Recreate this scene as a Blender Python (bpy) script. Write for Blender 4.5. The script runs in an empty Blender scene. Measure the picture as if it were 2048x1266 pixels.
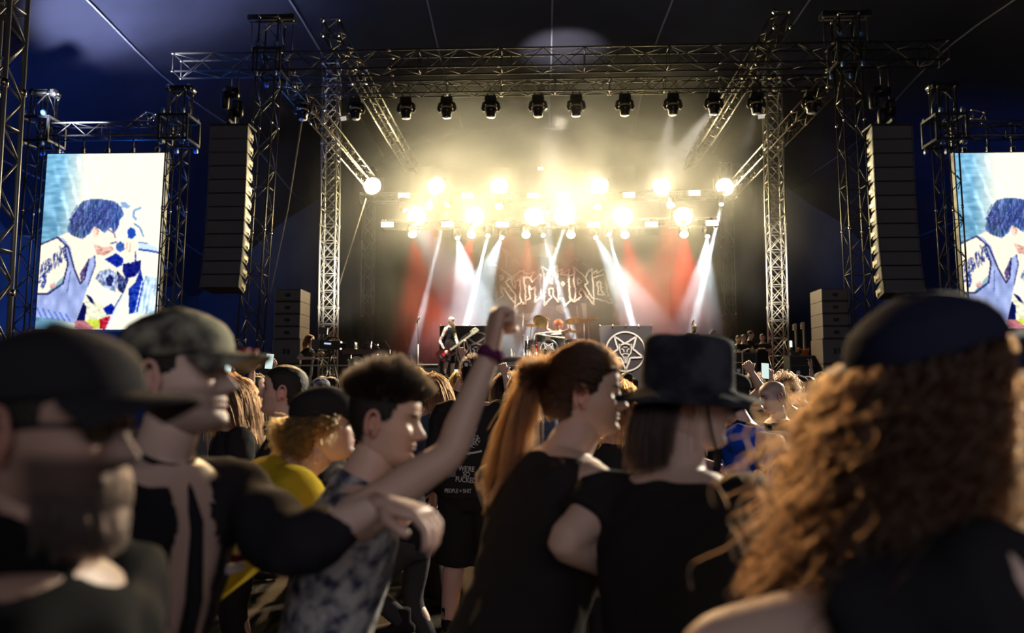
import bpy, bmesh, math, random
import numpy as np
from mathutils import Vector, Matrix, Euler
C = bpy.context.scene.collection
PI = math.pi
R = math.radians
rng = random.Random(7)
# ---------------------------------------------------------------- camera
FP, PITCH, YAW, HC = 1593.0, R(5.5), R(2.2), 1.55
cam_d = bpy.data.cameras.new('camera'); cam = bpy.data.objects.new('camera', cam_d); C.objects.link(cam)
cam_d.sensor_width = 36.0; cam_d.lens = FP/2048*36.0
cam.location = (0, 0, HC); cam.rotation_euler = (R(90)+PITCH, 0, YAW)
cam_d.dof.use_dof = True; cam_d.dof.focus_distance = 7.5; cam_d.dof.aperture_fstop = 2.0
cam_d.clip_end = 200
bpy.context.scene.camera = cam
sc = bpy.context.scene
sc.view_settings.view_transform = 'Standard'; sc.view_settings.look = 'None'
sc.view_settings.exposure = 0.0; sc.view_settings.gamma = 1.0; sc.view_settings.use_curve_mapping = False
sc.cycles.max_bounces = 4; sc.cycles.diffuse_bounces = 2; sc.cycles.glossy_bounces = 2; sc.cycles.transmission_bounces = 3
sc.cycles.volume_bounces = 0; sc.cycles.transparent_max_bounces = 8
sc.cycles.volume_step_rate = 4.0; sc.cycles.volume_max_steps = 32
sc.cycles.use_denoising = True; sc.cycles.sample_clamp_indirect = 3.0
sc.cycles.use_light_tree = True
# the open side of the tent behind the audience lets in dim evening sky
w = bpy.data.worlds.new('evening_sky'); sc.world = w; w.use_nodes = True
w.node_tree.nodes['Background'].inputs[0].default_value = (0.60, 0.55, 0.56, 1)
w.node_tree.nodes['Background'].inputs[1].default_value = 0.15

Fv = Vector((-math.sin(YAW)*math.cos(PITCH), math.cos(YAW)*math.cos(PITCH), math.sin(PITCH)))
Rv = Vector((math.cos(YAW), math.sin(YAW), 0)); Uv = Rv.cross(Fv)
def at(px, py, Y):
    """world point on the plane y = Y that the photograph shows at (px, py)"""
    d = Fv + Rv*((px-1024)/FP) + Uv*((633-py)/FP)
    t = Y/d.y
    return Vector((d.x*t, Y, HC + d.z*t))

def light(name, kind, loc, energy, color, target=None, **kw):
    d = bpy.data.lights.new(name, kind); d.energy = energy; d.color = color
    for k, v in kw.items(): setattr(d, k, v)
    o = bpy.data.objects.new(name, d); o.location = loc; C.objects.link(o)
    if target is not None:
        o.rotation_euler = (Vector(target)-Vector(loc)).to_track_quat('-Z', 'Y').to_euler()
    return o

# ---------------------------------------------------------------- materials
MATS = {}
def mat(name, col=(.5,.5,.5), rough=.6, metal=0, emit=None, es=0, spec=.5, noise=None, bump=None, vcol=False, trans=0, sss=0):
    if name in MATS: return MATS[name]
    m = bpy.data.materials.new(name); m.use_nodes = True
    nt = m.node_tree; b = nt.nodes['Principled BSDF']
    b.inputs['Base Color'].default_value = (*col, 1); b.inputs['Roughness'].default_value = rough
    b.inputs['Metallic'].default_value = metal; b.inputs['Specular IOR Level'].default_value = spec
    if trans: b.inputs['Transmission Weight'].default_value = trans
    if emit:
        b.inputs['Emission Color'].default_value = (*emit, 1); b.inputs['Emission Strength'].default_value = es
        m.cycles.emission_sampling = 'NONE'
    src = None
    if vcol:
        a = nt.nodes.new('ShaderNodeVertexColor'); a.layer_name = 'Col'; src = a.outputs['Color']
        nt.links.new(src, b.inputs['Base Color'])
    if noise:
        sc_, c2, det = noise
        tc = nt.nodes.new('ShaderNodeTexCoord'); n = nt.nodes.new('ShaderNodeTexNoise')
        n.inputs['Scale'].default_value = sc_; n.inputs['Detail'].default_value = det
        rr = nt.nodes.new('ShaderNodeMapRange'); rr.inputs[1].default_value = .38; rr.inputs[2].default_value = .62
        mx = nt.nodes.new('ShaderNodeMix'); mx.data_type = 'RGBA'
        nt.links.new(tc.outputs['Object'], n.inputs['Vector']); nt.links.new(n.outputs['Fac'], rr.inputs[0])
        nt.links.new(rr.outputs[0], mx.inputs[0]); mx.inputs[6].default_value = (*col, 1); mx.inputs[7].default_value = (*c2, 1)
        if src is not None:
            mx.blend_type = 'MULTIPLY'; nt.links.new(src, mx.inputs[6])
        nt.links.new(mx.outputs[2], b.inputs['Base Color'])
    if bump:
        bs, st = bump[:2]
        tc = nt.nodes.new('ShaderNodeTexCoord'); n = nt.nodes.new('ShaderNodeTexNoise'); n.inputs['Scale'].default_value = bs
        n.inputs['Detail'].default_value = 3
        bp = nt.nodes.new('ShaderNodeBump'); bp.inputs['Strength'].default_value = st; bp.inputs['Distance'].default_value = bump[2] if len(bump) > 2 else .02
        nt.links.new(tc.outputs['Object'], n.inputs['Vector']); nt.links.new(n.outputs['Fac'], bp.inputs['Height'])
        nt.links.new(bp.outputs[0], b.inputs['Normal'])
    MATS[name] = m
    return m
M = dict(
 truss_black=mat('truss_black', (.085,.08,.078), .38, .5),
 truss_silver=mat('truss_silver', (.62,.6,.55), .42, .55),
 black=mat('black_plastic', (.02,.02,.022), .5),
 blackgloss=mat('black_gloss', (.012,.012,.014), .2),
 gun=mat('gunmetal', (.10,.10,.11), .4, .7),
 chrome=mat('chrome', (.75,.73,.7), .2, 1),
 blue=mat('blue_roller', (.05,.14,.42), .4),
 white=mat('white_paint', (.8,.8,.78), .5),
 redp=mat('red_paint', (.6,.02,.02), .45),
 grille=mat('speaker_grille', (.19,.195,.22), .6, .0, bump=(160, .4)),
 boxside=mat('speaker_box_side', (.05,.045,.042), .5, noise=(9,(.07,.06,.055),3)),
 badge=mat('speaker_badge', (.16,.16,.18), .5),
 lens_hot=mat('lamp_lens_warm', (1,1,1), .3, emit=(1,.93,.66), es=60),
 lens_white=mat('lamp_lens_white', (1,1,1), .3, emit=(.9,.96,1), es=25),
 lens_red=mat('lamp_lens_pink', (1,1,1), .3, emit=(1,.78,.68), es=3.0),
 lens_dim=mat('lamp_lens_dim', (.5,.5,.5), .2, emit=(1,.9,.7), es=.04),
 ring=mat('lamp_ring', (.8,.6,.35), .35, .8),
 strobe=mat('strobe_panel', (1,1,.95), .4, emit=(1,.97,.82), es=1.6),
)

# ---------------------------------------------------------------- mesh builder
class MB:
    def __init__(s): s.v = []; s.f = []; s.sm = []
    def add(s, vs, fs, smooth=False):
        o = len(s.v); s.v += [tuple(p) for p in vs]
        for f in fs: s.f.append(tuple(i+o for i in f)); s.sm.append(smooth)
        return s
    def box(s, c, d, rot=None, taper=1.0):
        c = Vector(c); h = [x/2 for x in d]; vs = []
        for z in (-1,1):
            k = taper if z > 0 else 1
            for x, y in ((-1,-1),(1,-1),(1,1),(-1,1)):
                p = Vector((x*h[0]*k, y*h[1]*k, z*h[2]))
                if rot is not None: p = rot @ p
                vs.append(c+p)
        return s.add(vs, [(3,2,1,0),(4,5,6,7),(0,1,5,4),(1,2,6,5),(2,3,7,6),(3,0,4,7)])
    def tube(s, pts, r, n=8, cap=True, smooth=True, flat=None):
        pts = [Vector(p) for p in pts]; k = len(pts)
        rs = r if hasattr(r, '__len__') else [r]*k
        vs = []; t0 = None; u = None
        for i, p in enumerate(pts):
            t = (pts[min(i+1,k-1)]-pts[max(i-1,0)])
            t = t.normalized() if t.length > 1e-9 else Vector((0,0,1))
            if u is None:
                u = t.orthogonal().normalized()
            else:
                u = (u - t*u.dot(t)); u = u.normalized() if u.length > 1e-6 else t.orthogonal().normalized()
            v = t.cross(u)
            for j in range(n):
                a = 2*PI*j/n; vs.append(p + (u*math.cos(a)+v*math.sin(a))*rs[i])
        fs = [(i*n+j, i*n+(j+1)%n, (i+1)*n+(j+1)%n, (i+1)*n+j) for i in range(k-1) for j in range(n)]
        if cap: fs += [tuple(range(n-1,-1,-1)), tuple((k-1)*n+j for j in range(n))]
        return s.add(vs, fs, smooth)
    def lathe(s, prof, origin=(0,0,0), axis=(0,0,1), n=20, smooth=True, cap=True):
        """prof: (radius, height) pairs along axis"""
        ax = Vector(axis).normalized(); q = Vector((0,0,1)).rotation_difference(ax); o = Vector(origin)
        vs = []
        for r, h in prof:
            for j in range(n):
                a = 2*PI*j/n; vs.append(o + q @ Vector((r*math.cos(a), r*math.sin(a), h)))
        k = len(prof)
        fs = [(i*n+j, i*n+(j+1)%n, (i+1)*n+(j+1)%n, (i+1)*n+j) for i in range(k-1) for j in range(n)]
        if cap: fs += [tuple(range(n-1,-1,-1)), tuple((k-1)*n+j for j in range(n))]
        return s.add(vs, fs, smooth)
    def prism(s, poly, o, ux, uy, depth):
        """flat polygon in the plane (ux, uy) at o, pushed back along uz by depth"""
        o, ux, uy = Vector(o), Vector(ux), Vector(uy); uz = ux.cross(uy).normalized()
        n = len(poly); a = [o+ux*x+uy*y for x, y in poly]; b = [p-uz*depth for p in a]
        return s.add(a+b, [tuple(range(n)), tuple(range(2*n-1,n-1,-1))]+[(i,i+n,(i+1)%n+n,(i+1)%n) for i in range(n)])
    def build(s, name, m, parent=None, kind=None, label=None):
        me = bpy.data.meshes.new(name); me.from_pydata(s.v, [], s.f); me.polygons.foreach_set('use_smooth', s.sm)
        me.materials.append(m); me.update()
        o = bpy.data.objects.new(name, me); C.objects.link(o)
        if parent is not None: o.parent = parent
        if kind: o['kind'] = kind
        if label: o['label'] = label
        return o
def tag(o, label, cat, group=None, kind=None):
    o['label'] = label; o['category'] = cat
    if group: o['group'] = group
    if kind: o['kind'] = kind
    return o
def thing(name, loc, label, cat, rot=(0,0,0), group=None):
    o = bpy.data.objects.new(name, None); o.empty_display_size = .1; C.objects.link(o)
    o.location = loc; o.rotation_euler = rot
    return tag(o, label, cat, group)
def copy_tree(o, parent=None):
    c = o.copy(); C.objects.link(c); c.parent = parent
    for ch in list(o.children): copy_tree(ch, c)
    return c
def struct(o): o['kind'] = 'structure'; return o

# ---------------------------------------------------------------- big lights of the show
SX = 0.35           # stage centre line
WARM = (1.0, .79, .40)
UP = [(745,372),(872,372),(998,372),(1199,372),(1323,374),(1450,374)]
LO = [(833,433),(950,433),(1068,433),(1127,433),(1246,433),(1366,433)]
YU, YL = 32.0, 29.5
for i, (px, py) in enumerate(UP+LO):
    Y = YU if i < 6 else YL
    p = at(px, py, Y-.35)
    light('blinder_light', 'SPOT', p, 1250, WARM, (p.x*.75, 4, -.5), spot_size=R(112), spot_blend=.6, shadow_soft_size=.12)
# narrow white beams: lamp pixel, floor-end pixel, cone angle
BEAMS = [((895,410),(822,720),3.2,1), ((976,470),(922,690),3.6,1.5), ((1086,470),(1156,700),3.2,1.2), ((1143,412),(1068,640),3.2,1.0),
         ((1218,468),(1276,690),3.4,1.4), ((1443,408),(1385,660),3.4,1.0),
         ((810,420),(960,640),24,.10), ((915,475),(950,640),24,.2), ((1004,474),(930,640),22,.12), ((1097,424),(1095,640),16,.08),
         ((1191,474),(1290,650),22,.12), ((1415,472),(1395,660),22,.12)]
for (a, b, ang, k) in BEAMS:
    Y = YU-.6 if a[1] < 440 else YL-.4
    p = at(*a, Y); q = at(*b, Y-3.0)
    p = p+(q-p).normalized()*.1
    light('beam_light', 'SPOT', p, (300000 if ang < 10 else 110000)*k, (.80,.93,1.0), q, spot_size=R(ang), spot_blend=.35, shadow_soft_size=.05)
REDS = [((857,412),(880,640)), ((998,412),(1060,650)), ((1195,412),(1130,650)), ((1342,410),(1330,640)),
        ((825,468),(850,660)), ((943,469),(900,660)), ((1052,469),(1075,650)), ((1142,469),(1120,650)), ((1250,469),(1290,650)), ((1368,468),(1380,660))]
for i, (a, b) in enumerate(REDS):
    Y = YU-.8 if a[1] < 440 else YL-.5
    p = at(*a, Y); q = at(*b, Y-1)
    side = i in (0,3,4,5,8,9); p = p+(q-p).normalized()*.14
    light('wash_light', 'SPOT', p, 6000 if side else 1800, (1.0,.025,.015), q, spot_size=R(46), spot_blend=.8, shadow_soft_size=.1)
# added audience spots without fixtures: strong key and weaker warm rim light
light('added_audience_spot', 'SPOT', (11.6, 17.6, 7.6), 26000, (1.0,.90,.70), (0.3, 2.0, 1.4), spot_size=R(46), spot_blend=.8, shadow_soft_size=.25)
light('added_audience_spot', 'SPOT', (-4.2, 20.2, 9.7), 11000, (1.0,.62,.30), (0.8, 4.0, 1.4), spot_size=R(60), spot_blend=.8, shadow_soft_size=.25)
# cool evening light that comes in over the heads from the open rear of the tent
light('rear_opening_light', 'AREA', (3.5, -9, 5.0), 230, (.94,.90,1.0), (0.5, 6, 1.0), shape='RECTANGLE', size=9, size_y=4)
# added blue spots without fixtures, standing in for the video walls' glow
light('added_blue_glow', 'SPOT', (-9.9, 20.6, 2.5), 8000, (.02,.20,1.0), (-17.0, 29, 6.0), spot_size=R(80), spot_blend=1, shadow_soft_size=.3)
light('added_blue_glow', 'SPOT', (-11, 20.5, 1.5), 6500, (.02,.20,1.0), (-11.4, 21.5, 10.0), spot_size=R(80), spot_blend=1, shadow_soft_size=.3)
light('added_blue_glow', 'SPOT', (11, 20.8, 2.0), 6500, (.02,.20,1.0), (17.8, 29, 7.0), spot_size=R(80), spot_blend=1, shadow_soft_size=.3)
light('added_canvas_glow', 'SPOT', (-12.2, 18.2, 7.4), 22000, (.8,.84,1.0), (-11.2, 20.6, 12.4), spot_size=R(62), spot_blend=1, shadow_soft_size=.2)  # added spot standing in for daylight through the canvas, no lamp there
light('added_ceiling_glow', 'SPOT', (0.7, 29.5, 11.4), 6500, (1,.86,.66), (0.8, 31.0, 15.2), spot_size=R(52), spot_blend=1, shadow_soft_size=.2)  # added spot for warm stage light reflected on the ceiling fabric
light('tower_floodlight', 'SPOT', (-5.2, 20.8, 3.2), 4600, (1,.93,.78), (-6.9, 26, 5.4), spot_size=R(34), spot_blend=.8, shadow_soft_size=.2)
light('tower_floodlight', 'SPOT', (5.9, 20.8, 3.2), 3600, (1,.9,.75), (7.55, 26, 5.4), spot_size=R(34), spot_blend=.8, shadow_soft_size=.2)
# front light on the players
light('backdrop_key', 'SPOT', at(1100,215,22.3), 17000, (1,.88,.7), at(1105,570,33.4), spot_size=R(22), spot_blend=.8, shadow_soft_size=.2)  # added spot that brightens the backdrop lettering
light('front_key', 'SPOT', at(894,215,20.0)+Vector((0,-1.5,0)), 7000, (1,.95,.8), at(905,680,20.4), spot_size=R(22), spot_blend=.5, shadow_soft_size=.1)
light('front_key', 'SPOT', at(1427,215,22.3), 15000, (1,.9,.75), at(1090,690,24.8), spot_size=R(24), spot_blend=.5, shadow_soft_size=.1)
light('front_key', 'SPOT', at(1345,215,22.3), 8000, (1,.9,.8), at(1255,700,24.6), spot_size=R(24), spot_blend=.5, shadow_soft_size=.1)
light('front_key', 'SPOT', at(1512,215,22.3), 4000, (1,.9,.8), at(1390,680,22), spot_size=R(18), spot_blend=.5, shadow_soft_size=.1)

light('added_operator_fill', 'SPOT', (-2.6, 19.0, 2.6), 500, (1,.84,.62), (-4.6, 16.3, 2.5), spot_size=R(50), spot_blend=.8, shadow_soft_size=.1)  # added spot brightening the camera operator, no lamp at the stage edge
# ---------------------------------------------------------------- haze
def haze(name, lo, hi, dens, noisy, label, scale=.22):
    b = MB().box([(l+h)/2 for l, h in zip(lo, hi)], [h-l for l, h in zip(lo, hi)])
    m = bpy.data.materials.new(name); m.use_nodes = True; nt = m.node_tree; nt.nodes.remove(nt.nodes['Principled BSDF'])
    out = nt.nodes['Material Output']; v = nt.nodes.new('ShaderNodeVolumeScatter'); v.inputs['Anisotropy'].default_value = .35
    v.inputs['Color'].default_value = (1,1,1,1); v.inputs['Density'].default_value = dens
    nt.links.new(v.outputs[0], out.inputs['Volume'])
    if noisy:
        tc = nt.nodes.new('ShaderNodeTexCoord'); mp = nt.nodes.new('ShaderNodeMapping'); n = nt.nodes.new('ShaderNodeTexNoise')
        mp.inputs['Scale'].default_value = (1, 1, 1.25)
        n.inputs['Scale'].default_value = scale; n.inputs['Detail'].default_value = 3.5; n.inputs['Roughness'].default_value = .55
        n.inputs['Distortion'].default_value = .6
        r = nt.nodes.new('ShaderNodeMapRange'); r.inputs[1].default_value = .42; r.inputs[2].default_value = .70
        r.inputs[3].default_value = dens*.25; r.inputs[4].default_value = dens*noisy
        # thicker where the smoke machines sit: middle of the stage, below the roof
        nt.links.new(tc.outputs['Object'], mp.inputs['Vector']); nt.links.new(mp.outputs[0], n.inputs['Vector'])
        nt.links.new(n.outputs['Fac'], r.inputs[0])
        # the smoke thins out towards the edges of the cloud
        c = [(l+h)/2 for l, h in zip(lo, hi)]; d = [(h-l)/2 for l, h in zip(lo, hi)]
        m2 = nt.nodes.new('ShaderNodeMapping'); m2.vector_type = 'TEXTURE'
        m2.inputs['Location'].default_value = (.5, 29, 7.8); m2.inputs['Scale'].default_value = (9.8, 8.5, 6.8)
        nt.links.new(tc.outputs['Object'], m2.inputs['Vector'])
        ln = nt.nodes.new('ShaderNodeVectorMath'); ln.operation = 'LENGTH'; nt.links.new(m2.outputs[0], ln.inputs[0])
        fo = nt.nodes.new('ShaderNodeMapRange'); fo.interpolation_type = 'SMOOTHSTEP'
        fo.inputs[1].default_value = 1.0; fo.inputs[2].default_value = .45; fo.inputs[3].default_value = .03; fo.inputs[4].default_value = 1
        nt.links.new(ln.outputs['Value'], fo.inputs[0])
        mu = nt.nodes.new('ShaderNodeMath'); mu.operation = 'MULTIPLY'
        nt.links.new(r.outputs[0], mu.inputs[0]); nt.links.new(fo.outputs[0], mu.inputs[1]); nt.links.new(mu.outputs[0], v.inputs['Density'])
    o = b.build(name, m); o['kind'] = 'stuff'; o['label'] = label
    return o
haze('stage_haze', (-12.2, 21.6, .05), (13.0, 37.0, 12.1), .03, 3.0, 'warm lit smoke drifting over the stage under the lamps')
# ---------------------------------------------------------------- the tent
def canvas_material(name, col, col2):
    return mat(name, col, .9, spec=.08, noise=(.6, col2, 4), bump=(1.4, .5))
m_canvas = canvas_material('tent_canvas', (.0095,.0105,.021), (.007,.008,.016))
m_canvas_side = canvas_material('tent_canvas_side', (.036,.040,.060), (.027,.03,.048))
# ceiling: a long vault, curved across the width, running over the audience and the stage
def ceil_z(x, y):
    return 15.6 - .020*(x-SX)**2 - .0011*abs(x-SX)**3*.35 + .25*math.sin(y*.45)*math.sin(x*.35) - .006*(y-20)**2*.25
xs = np.linspace(-20, 21, 42); ys = np.linspace(-6, 40, 47)
b = MB(); n = len(xs)
b.add([(x, y, ceil_z(x, y)) for y in ys for x in xs], [(j*n+i, j*n+i+1, (j+1)*n+i+1, (j+1)*n+i) for j in range(len(ys)-1) for i in range(n-1)], True)
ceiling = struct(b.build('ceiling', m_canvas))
m_seam = mat('canvas_seam', (.06,.065,.10), .6)
for k, x in enumerate((-16,-12,-8,-4,0.4,4.5,8.5,12.5,16.5)):
    b = MB(); b.tube([(x, y, ceil_z(x, y)-.03) for y in np.linspace(-5, 39, 30)], .035, 5); b.build('seam', m_seam, ceiling)
b = MB()
b.add([(x, 39.5+.15*math.sin(x*2), z) for z in (0,4,8,12,17) for x in np.linspace(-20, 21, 83)],
      [(j*83+i, j*83+i+1, (j+1)*83+i+1, (j+1)*83+i) for j in range(4) for i in range(82)], True)
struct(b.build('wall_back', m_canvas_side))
for nm, x in (('wall_left', -17.5), ('wall_right', 18.5)):
    b = MB(); N = 90
    b.add([(x+.12*math.sin(y*2.4), y, z) for z in (0,3,6,9,12) for y in np.linspace(2, 40, N)],
          [(j*N+i, j*N+i+1, (j+1)*N+i+1, (j+1)*N+i) for j in range(4) for i in range(N-1)], True)
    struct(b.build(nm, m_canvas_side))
m_floor = mat('asphalt', (.014,.011,.008), .8, spec=.2, noise=(60, (.045,.030,.014), 6), bump=(90, .6))
struct(MB().box((0, 12, -.1), (60, 90, .2)).build('floor', m_floor))

# ---------------------------------------------------------------- trusses
def frame_axes(a, b):
    a, b = Vector(a), Vector(b); t = (b-a).normalized()
    up = Vector((0,0,1)) if abs(t.z) < .8 else Vector((0,1,0))
    s = t.cross(up).normalized(); u = s.cross(t).normalized()
    return a, b, t, s, u
def truss(name, a, b, w, h, m, label, cat='truss', seg=None, rc=.025, rb=.012, section=3.0, kind=0, group=None):
    """box truss; centre line a-b, w across, h up. four chords, braces on four faces, couplers at the section joints"""
    a, b, t, s, u = frame_axes(a, b); L = (b-a).length
    root = thing(name, a, label, cat, group=group)
    a0 = Vector((0,0,0))
    cs = [s*(w/2*i)+u*(h/2*j) for i, j in ((-1,-1),(1,-1),(1,1),(-1,1))]
    for c in cs: MB().tube([a0+c, a0+c+t*L], rc, 8).build('chord', m, root)
    seg = seg or h*1.1
    for k in range(4):
        c0, c1 = cs[k], cs[(k+1)%4]; bb = MB()
        nseg = max(2, int(L/seg)); d = L/nseg
        for i in range(nseg):
            p, q = (c0, c1) if (i+k) % 2 == 0 else (c1, c0)
            bb.tube([p+t*(i*d), q+t*((i+1)*d)], rb, 5)
            if kind == 1 and k % 2 == 0: bb.tube([q+t*(i*d), p+t*((i+1)*d)], rb, 5)
            if kind == 1 or i % 4 == 0: bb.tube([c0+t*(i*d), c1+t*(i*d)], rb, 5)
        bb.tube([c0+t*L, c1+t*L], rb, 5)
        bb.build('bracing', m, root, kind='stuff')
    ns = max(1, round(L/section))
    bb = MB()
    for i in range(ns+1):
        for c in cs: bb.tube([c+t*(i*L/ns-.05), c+t*(i*L/ns+.05)], rc*1.55, 8)
    bb.build('coupler', M['chrome'] if m is not M['truss_silver'] else m, root, kind='stuff')
    return root
TB, TS = M['truss_black'], M['truss_silver']
# front truss and the two black masts that carry it
zf = (at(1100,94,20.5).z + at(1100,131,20.5).z)/2
fa, fb = at(346,114,20.5), at(1898,114,20.5)
truss('roof_truss', (fa.x, 20.75, zf), (fb.x, 20.75, zf), .5, .5, TB, 'long black box truss spanning the whole front of the stage roof')
truss('lighting_truss', (at(575,172,22.6).x, 22.6, at(1100,174,22.6).z), (at(1660,172,22.6).x, 22.6, at(1100,174,22.6).z), .32, .36, TB,
      'slim black truss behind the front span with a row of moving heads', rc=.022)
def mast(px_top, px_bot, py_top, Y, w, m, label, kind=0, py_bot=None, zb=0, rc=.025, seg=None):
    p = at(px_top, py_top, Y); q = at(px_bot, 700, Y)
    k = (q.x-p.x)/(q.z-p.z); xb = p.x + k*(zb-p.z)
    return truss('mast', (xb, Y, zb), (p.x, Y, p.z), w, w, m, label, 'truss tower', kind=kind, rc=rc, seg=seg), p
def crown(root_p, Y, zs, label, beam=.95):
    """sleeve block with rollers plus the head beam and its chains at a mast's top"""
    x = root_p.x; r = thing('sleeve_block', (x, Y, zs), label, 'rigging')
    f = MB()
    for sx in (-1,1):
        for sy in (-1,1):
            f.box((sx*.36, sy*.36, 0), (.05,.05,.62))
    for z in (-.31,.31):
        for sx in (-1,1): f.box((sx*.36,0,z), (.05,.76,.06)); f.box((0,sx*.36,z), (.76,.05,.06))
    f.build('sleeve_frame', M['gun'], r)
    for z in (-.40,.40):
        for sx in (-.26,.26):
            for sy in (-.42, .42):
                MB().lathe([(.02,-.035),(.07,-.035),(.075,0),(.07,.035),(.02,.035)], (sx, sy, z), (1,0,0), 14).build('roller', M['blue'], r)
    t = thing('head_beam', (x, Y, root_p.z), 'black head beam capping the mast, ' + label.split(' on ')[-1], 'rigging')
    MB().box((0,-.1,.05), (beam*1.35,.12,.14)).build('beam', M['black'], t)
    MB().box((0,.1,.05), (beam*1.35,.12,.14)).build('beam', M['black'], t)
    for s in (-1,1):
        MB().lathe([(.03,-.14),(.09,-.14),(.09,.14),(.03,.14)], (s*beam*.58, 0, .07), (0,1,0), 14).build('pulley', M['chrome'], t)
        MB().tube([(s*beam*.6, 0, 0), (s*beam*.6, 0, zs-root_p.z+.3)], .012, 5).build('chain', M['gun'], t)
    return r
_, p = mast(545, 500, 42, 20.75, .52, TB, 'black mast carrying the front span beside the fully visible video wall', zb=0)
crown(p, 20.75, zf, 'roller sleeve block on the mast at the full video wall side')
_, p = mast(1690, 1725, 35, 20.75, .52, TB, 'black mast carrying the front span beside the cropped video wall', zb=0)
crown(p, 20.75, zf, 'roller sleeve block on the mast at the cropped video wall side')
# silver roof towers
mast(664, 656, 132, 26, .50, TS, 'silver lattice tower at the stage edge behind the camera operator', 1, zb=1.6, rc=.028)
mast(1543, 1557, 130, 26, .50, TS, 'silver lattice tower at the stage edge behind the stage crew', 1, zb=1.6, rc=.028)
# roof trusses running back over the stage
zi = at(665,50,20.2).z
for x, nm, z in ((at(665,50,20.2).x, 'inner dark truss running back over the stage on the guitarist side', zi), (at(1560,50,20.2).x, 'inner dark truss running back over the stage on the bassist side', zi),
              (at(575,150,21.2).x, 'outer dark truss running back over the guitarist side wing', at(575,150,21.2).z), (at(1668,150,21.2).x, 'outer dark truss running back over the bassist side wing', at(1668,150,21.2).z)):
    truss('roof_truss', (x, 20.0 if z == zi else 21.1, z-.15), (x, 33.2, z-.15), .42, .42, mat('truss_gold_lit', (.09,.075,.05), .35, .75), nm, rc=.03)  # golden stage light is tinted into the dark truss colour
# back truss rows and rear legs
zu = at(1100,393,YU).z; zl = at(1100,448,YL).z
truss('lamp_truss', (at(722,393,YU).x, YU, zu), (at(1472,393,YU).x, YU, zu), .35, .35, TB, 'upper rear truss holding the high row of blinding lamps', rc=.022)
truss('lamp_truss', (at(768,448,YL).x, YL, zl), (at(1432,448,YL).x, YL, zl), .3, .3, TB, 'lower rear truss holding the low row of blinding lamps', rc=.022)
for px, nm in ((737, 'dark rear leg tower on the guitarist side of the backdrop'), (1455, 'dark rear leg tower on the bassist side of the backdrop')):
    x = at(px,500,33).x; truss('mast', (x,33,1.6), (x,33,zi-.2), .45, .45, TB, nm, 'truss tower')
# video wall towers
def wall_tower(pt, pb, Y, ptop, label, zs_px):
    _, p = mast(pt, pb, ptop, Y, .42, TB, label, zb=0, rc=.022)
    crown(p, Y, at(pt, zs_px, Y).z, 'roller sleeve block on the ' + label.replace('black ',''), .45)
    return p
YV = 19.6
wall_tower(90, 50, YV, 192, 'black mast at the tent wall side of the full video wall', 266)
wall_tower(362, 332, YV, 184, 'black mast between the full video wall and the hanging speakers', 262)
wall_tower(1884, 1916, YV, 178, 'black mast beside the cropped video wall', 262)
def header(pa, pb, py, label):
    a, b = at(pa, py, YV), at(pb, py, YV)
    return truss('header_truss', (a.x, YV, a.z), (b.x, YV, a.z), .4, .34, TB, label, rc=.022)
header(92, 362, 264, 'black header truss above the full video wall')
header(1884, 2160, 262, 'black header truss above the cropped video wall')
# the near mast at the frame's edge
truss('tent_mast', (at(-14,700,11).x-.12, 11, 0), (at(14,0,11).x-.02, 11, 9.0), .40, .40, mat('mast_steel', (.30,.30,.33), .4, .7), 'grey steel lattice mast nearest the camera at the tent wall', 'truss tower', rc=.035, rb=.018)
# ---------------------------------------------------------------- lamps
def blinder(px, py, Y, label, group):
    p = at(px, py, Y); r = thing('blinder_lamp', p, label, 'stage light', group=group)
    q = Vector((0,-1,0))
    MB().lathe([(.10,-.34),(.20,-.30),(.30,-.12),(.37,0),(.39,0),(.39,-.03)], (0,.02,0), (0,-1,0), 28).build('housing', M['black'], r)
    MB().lathe([(.001,0),(.33,-.01),(.34,-.03)], (0,-.02,0), (0,-1,0), 28).build('lens', M['lens_hot'], r)
    MB().lathe([(.345,.0),(.40,.01),(.40,.05),(.345,.04)], (0,-.02,0), (0,-1,0), 28, cap=False).build('rim', M['gun'], r)
    y = MB(); y.box((-.43,.1,.1), (.03,.06,.5)); y.box((.43,.1,.1), (.03,.06,.5)); y.box((0,.1,.36), (.89,.06,.03)); y.build('yoke', M['black'], r, kind='stuff')
for row, (lst, Y, nm) in enumerate(((UP, YU, 'upper'), (LO, YL, 'lower'))):
    for i, (px, py) in enumerate(lst):
        o = ['first from the guitarist side','second from the guitarist side','third from the guitarist side','third from the bassist side','second from the bassist side','first from the bassist side'][i]
        blinder(px, py, Y-.25, f'blazing warm white lamp in the {nm} row, {o}', f'blinding lamps in the {nm} row')
def small_head(px, py, Y, aim, m, label, group, r_=.11):
    p = at(px, py, Y); t = (Vector(aim)-p).normalized(); r = thing('spot_lamp', p, label, 'stage light', group=group)
    MB().lathe([(.05,-.42),(.12,-.38),(.15,-.1),(r_+.03,0),(r_+.03,.02)], (0,0,0), t, 18).build('head', M['black'], r)
    MB().lathe([(.001,.0),(r_,0),(r_,-.02)], t*.035, t, 20).build('lens', m, r)
    y = MB(); 
    for s in (-1,1): y.tube([t*-.2+Vector((s*.18,0,0)), t*-.2+Vector((s*.18,.02,.25)), t*-.2+Vector((0,.02,.27))], .018, 6)
    y.build('yoke', M['black'], r, kind='stuff')
    MB().box(t*-.2+Vector((0,.02,.33)), (.26,.2,.12)).build('lamp_base', M['black'], r)
WHERE = {}
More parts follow.
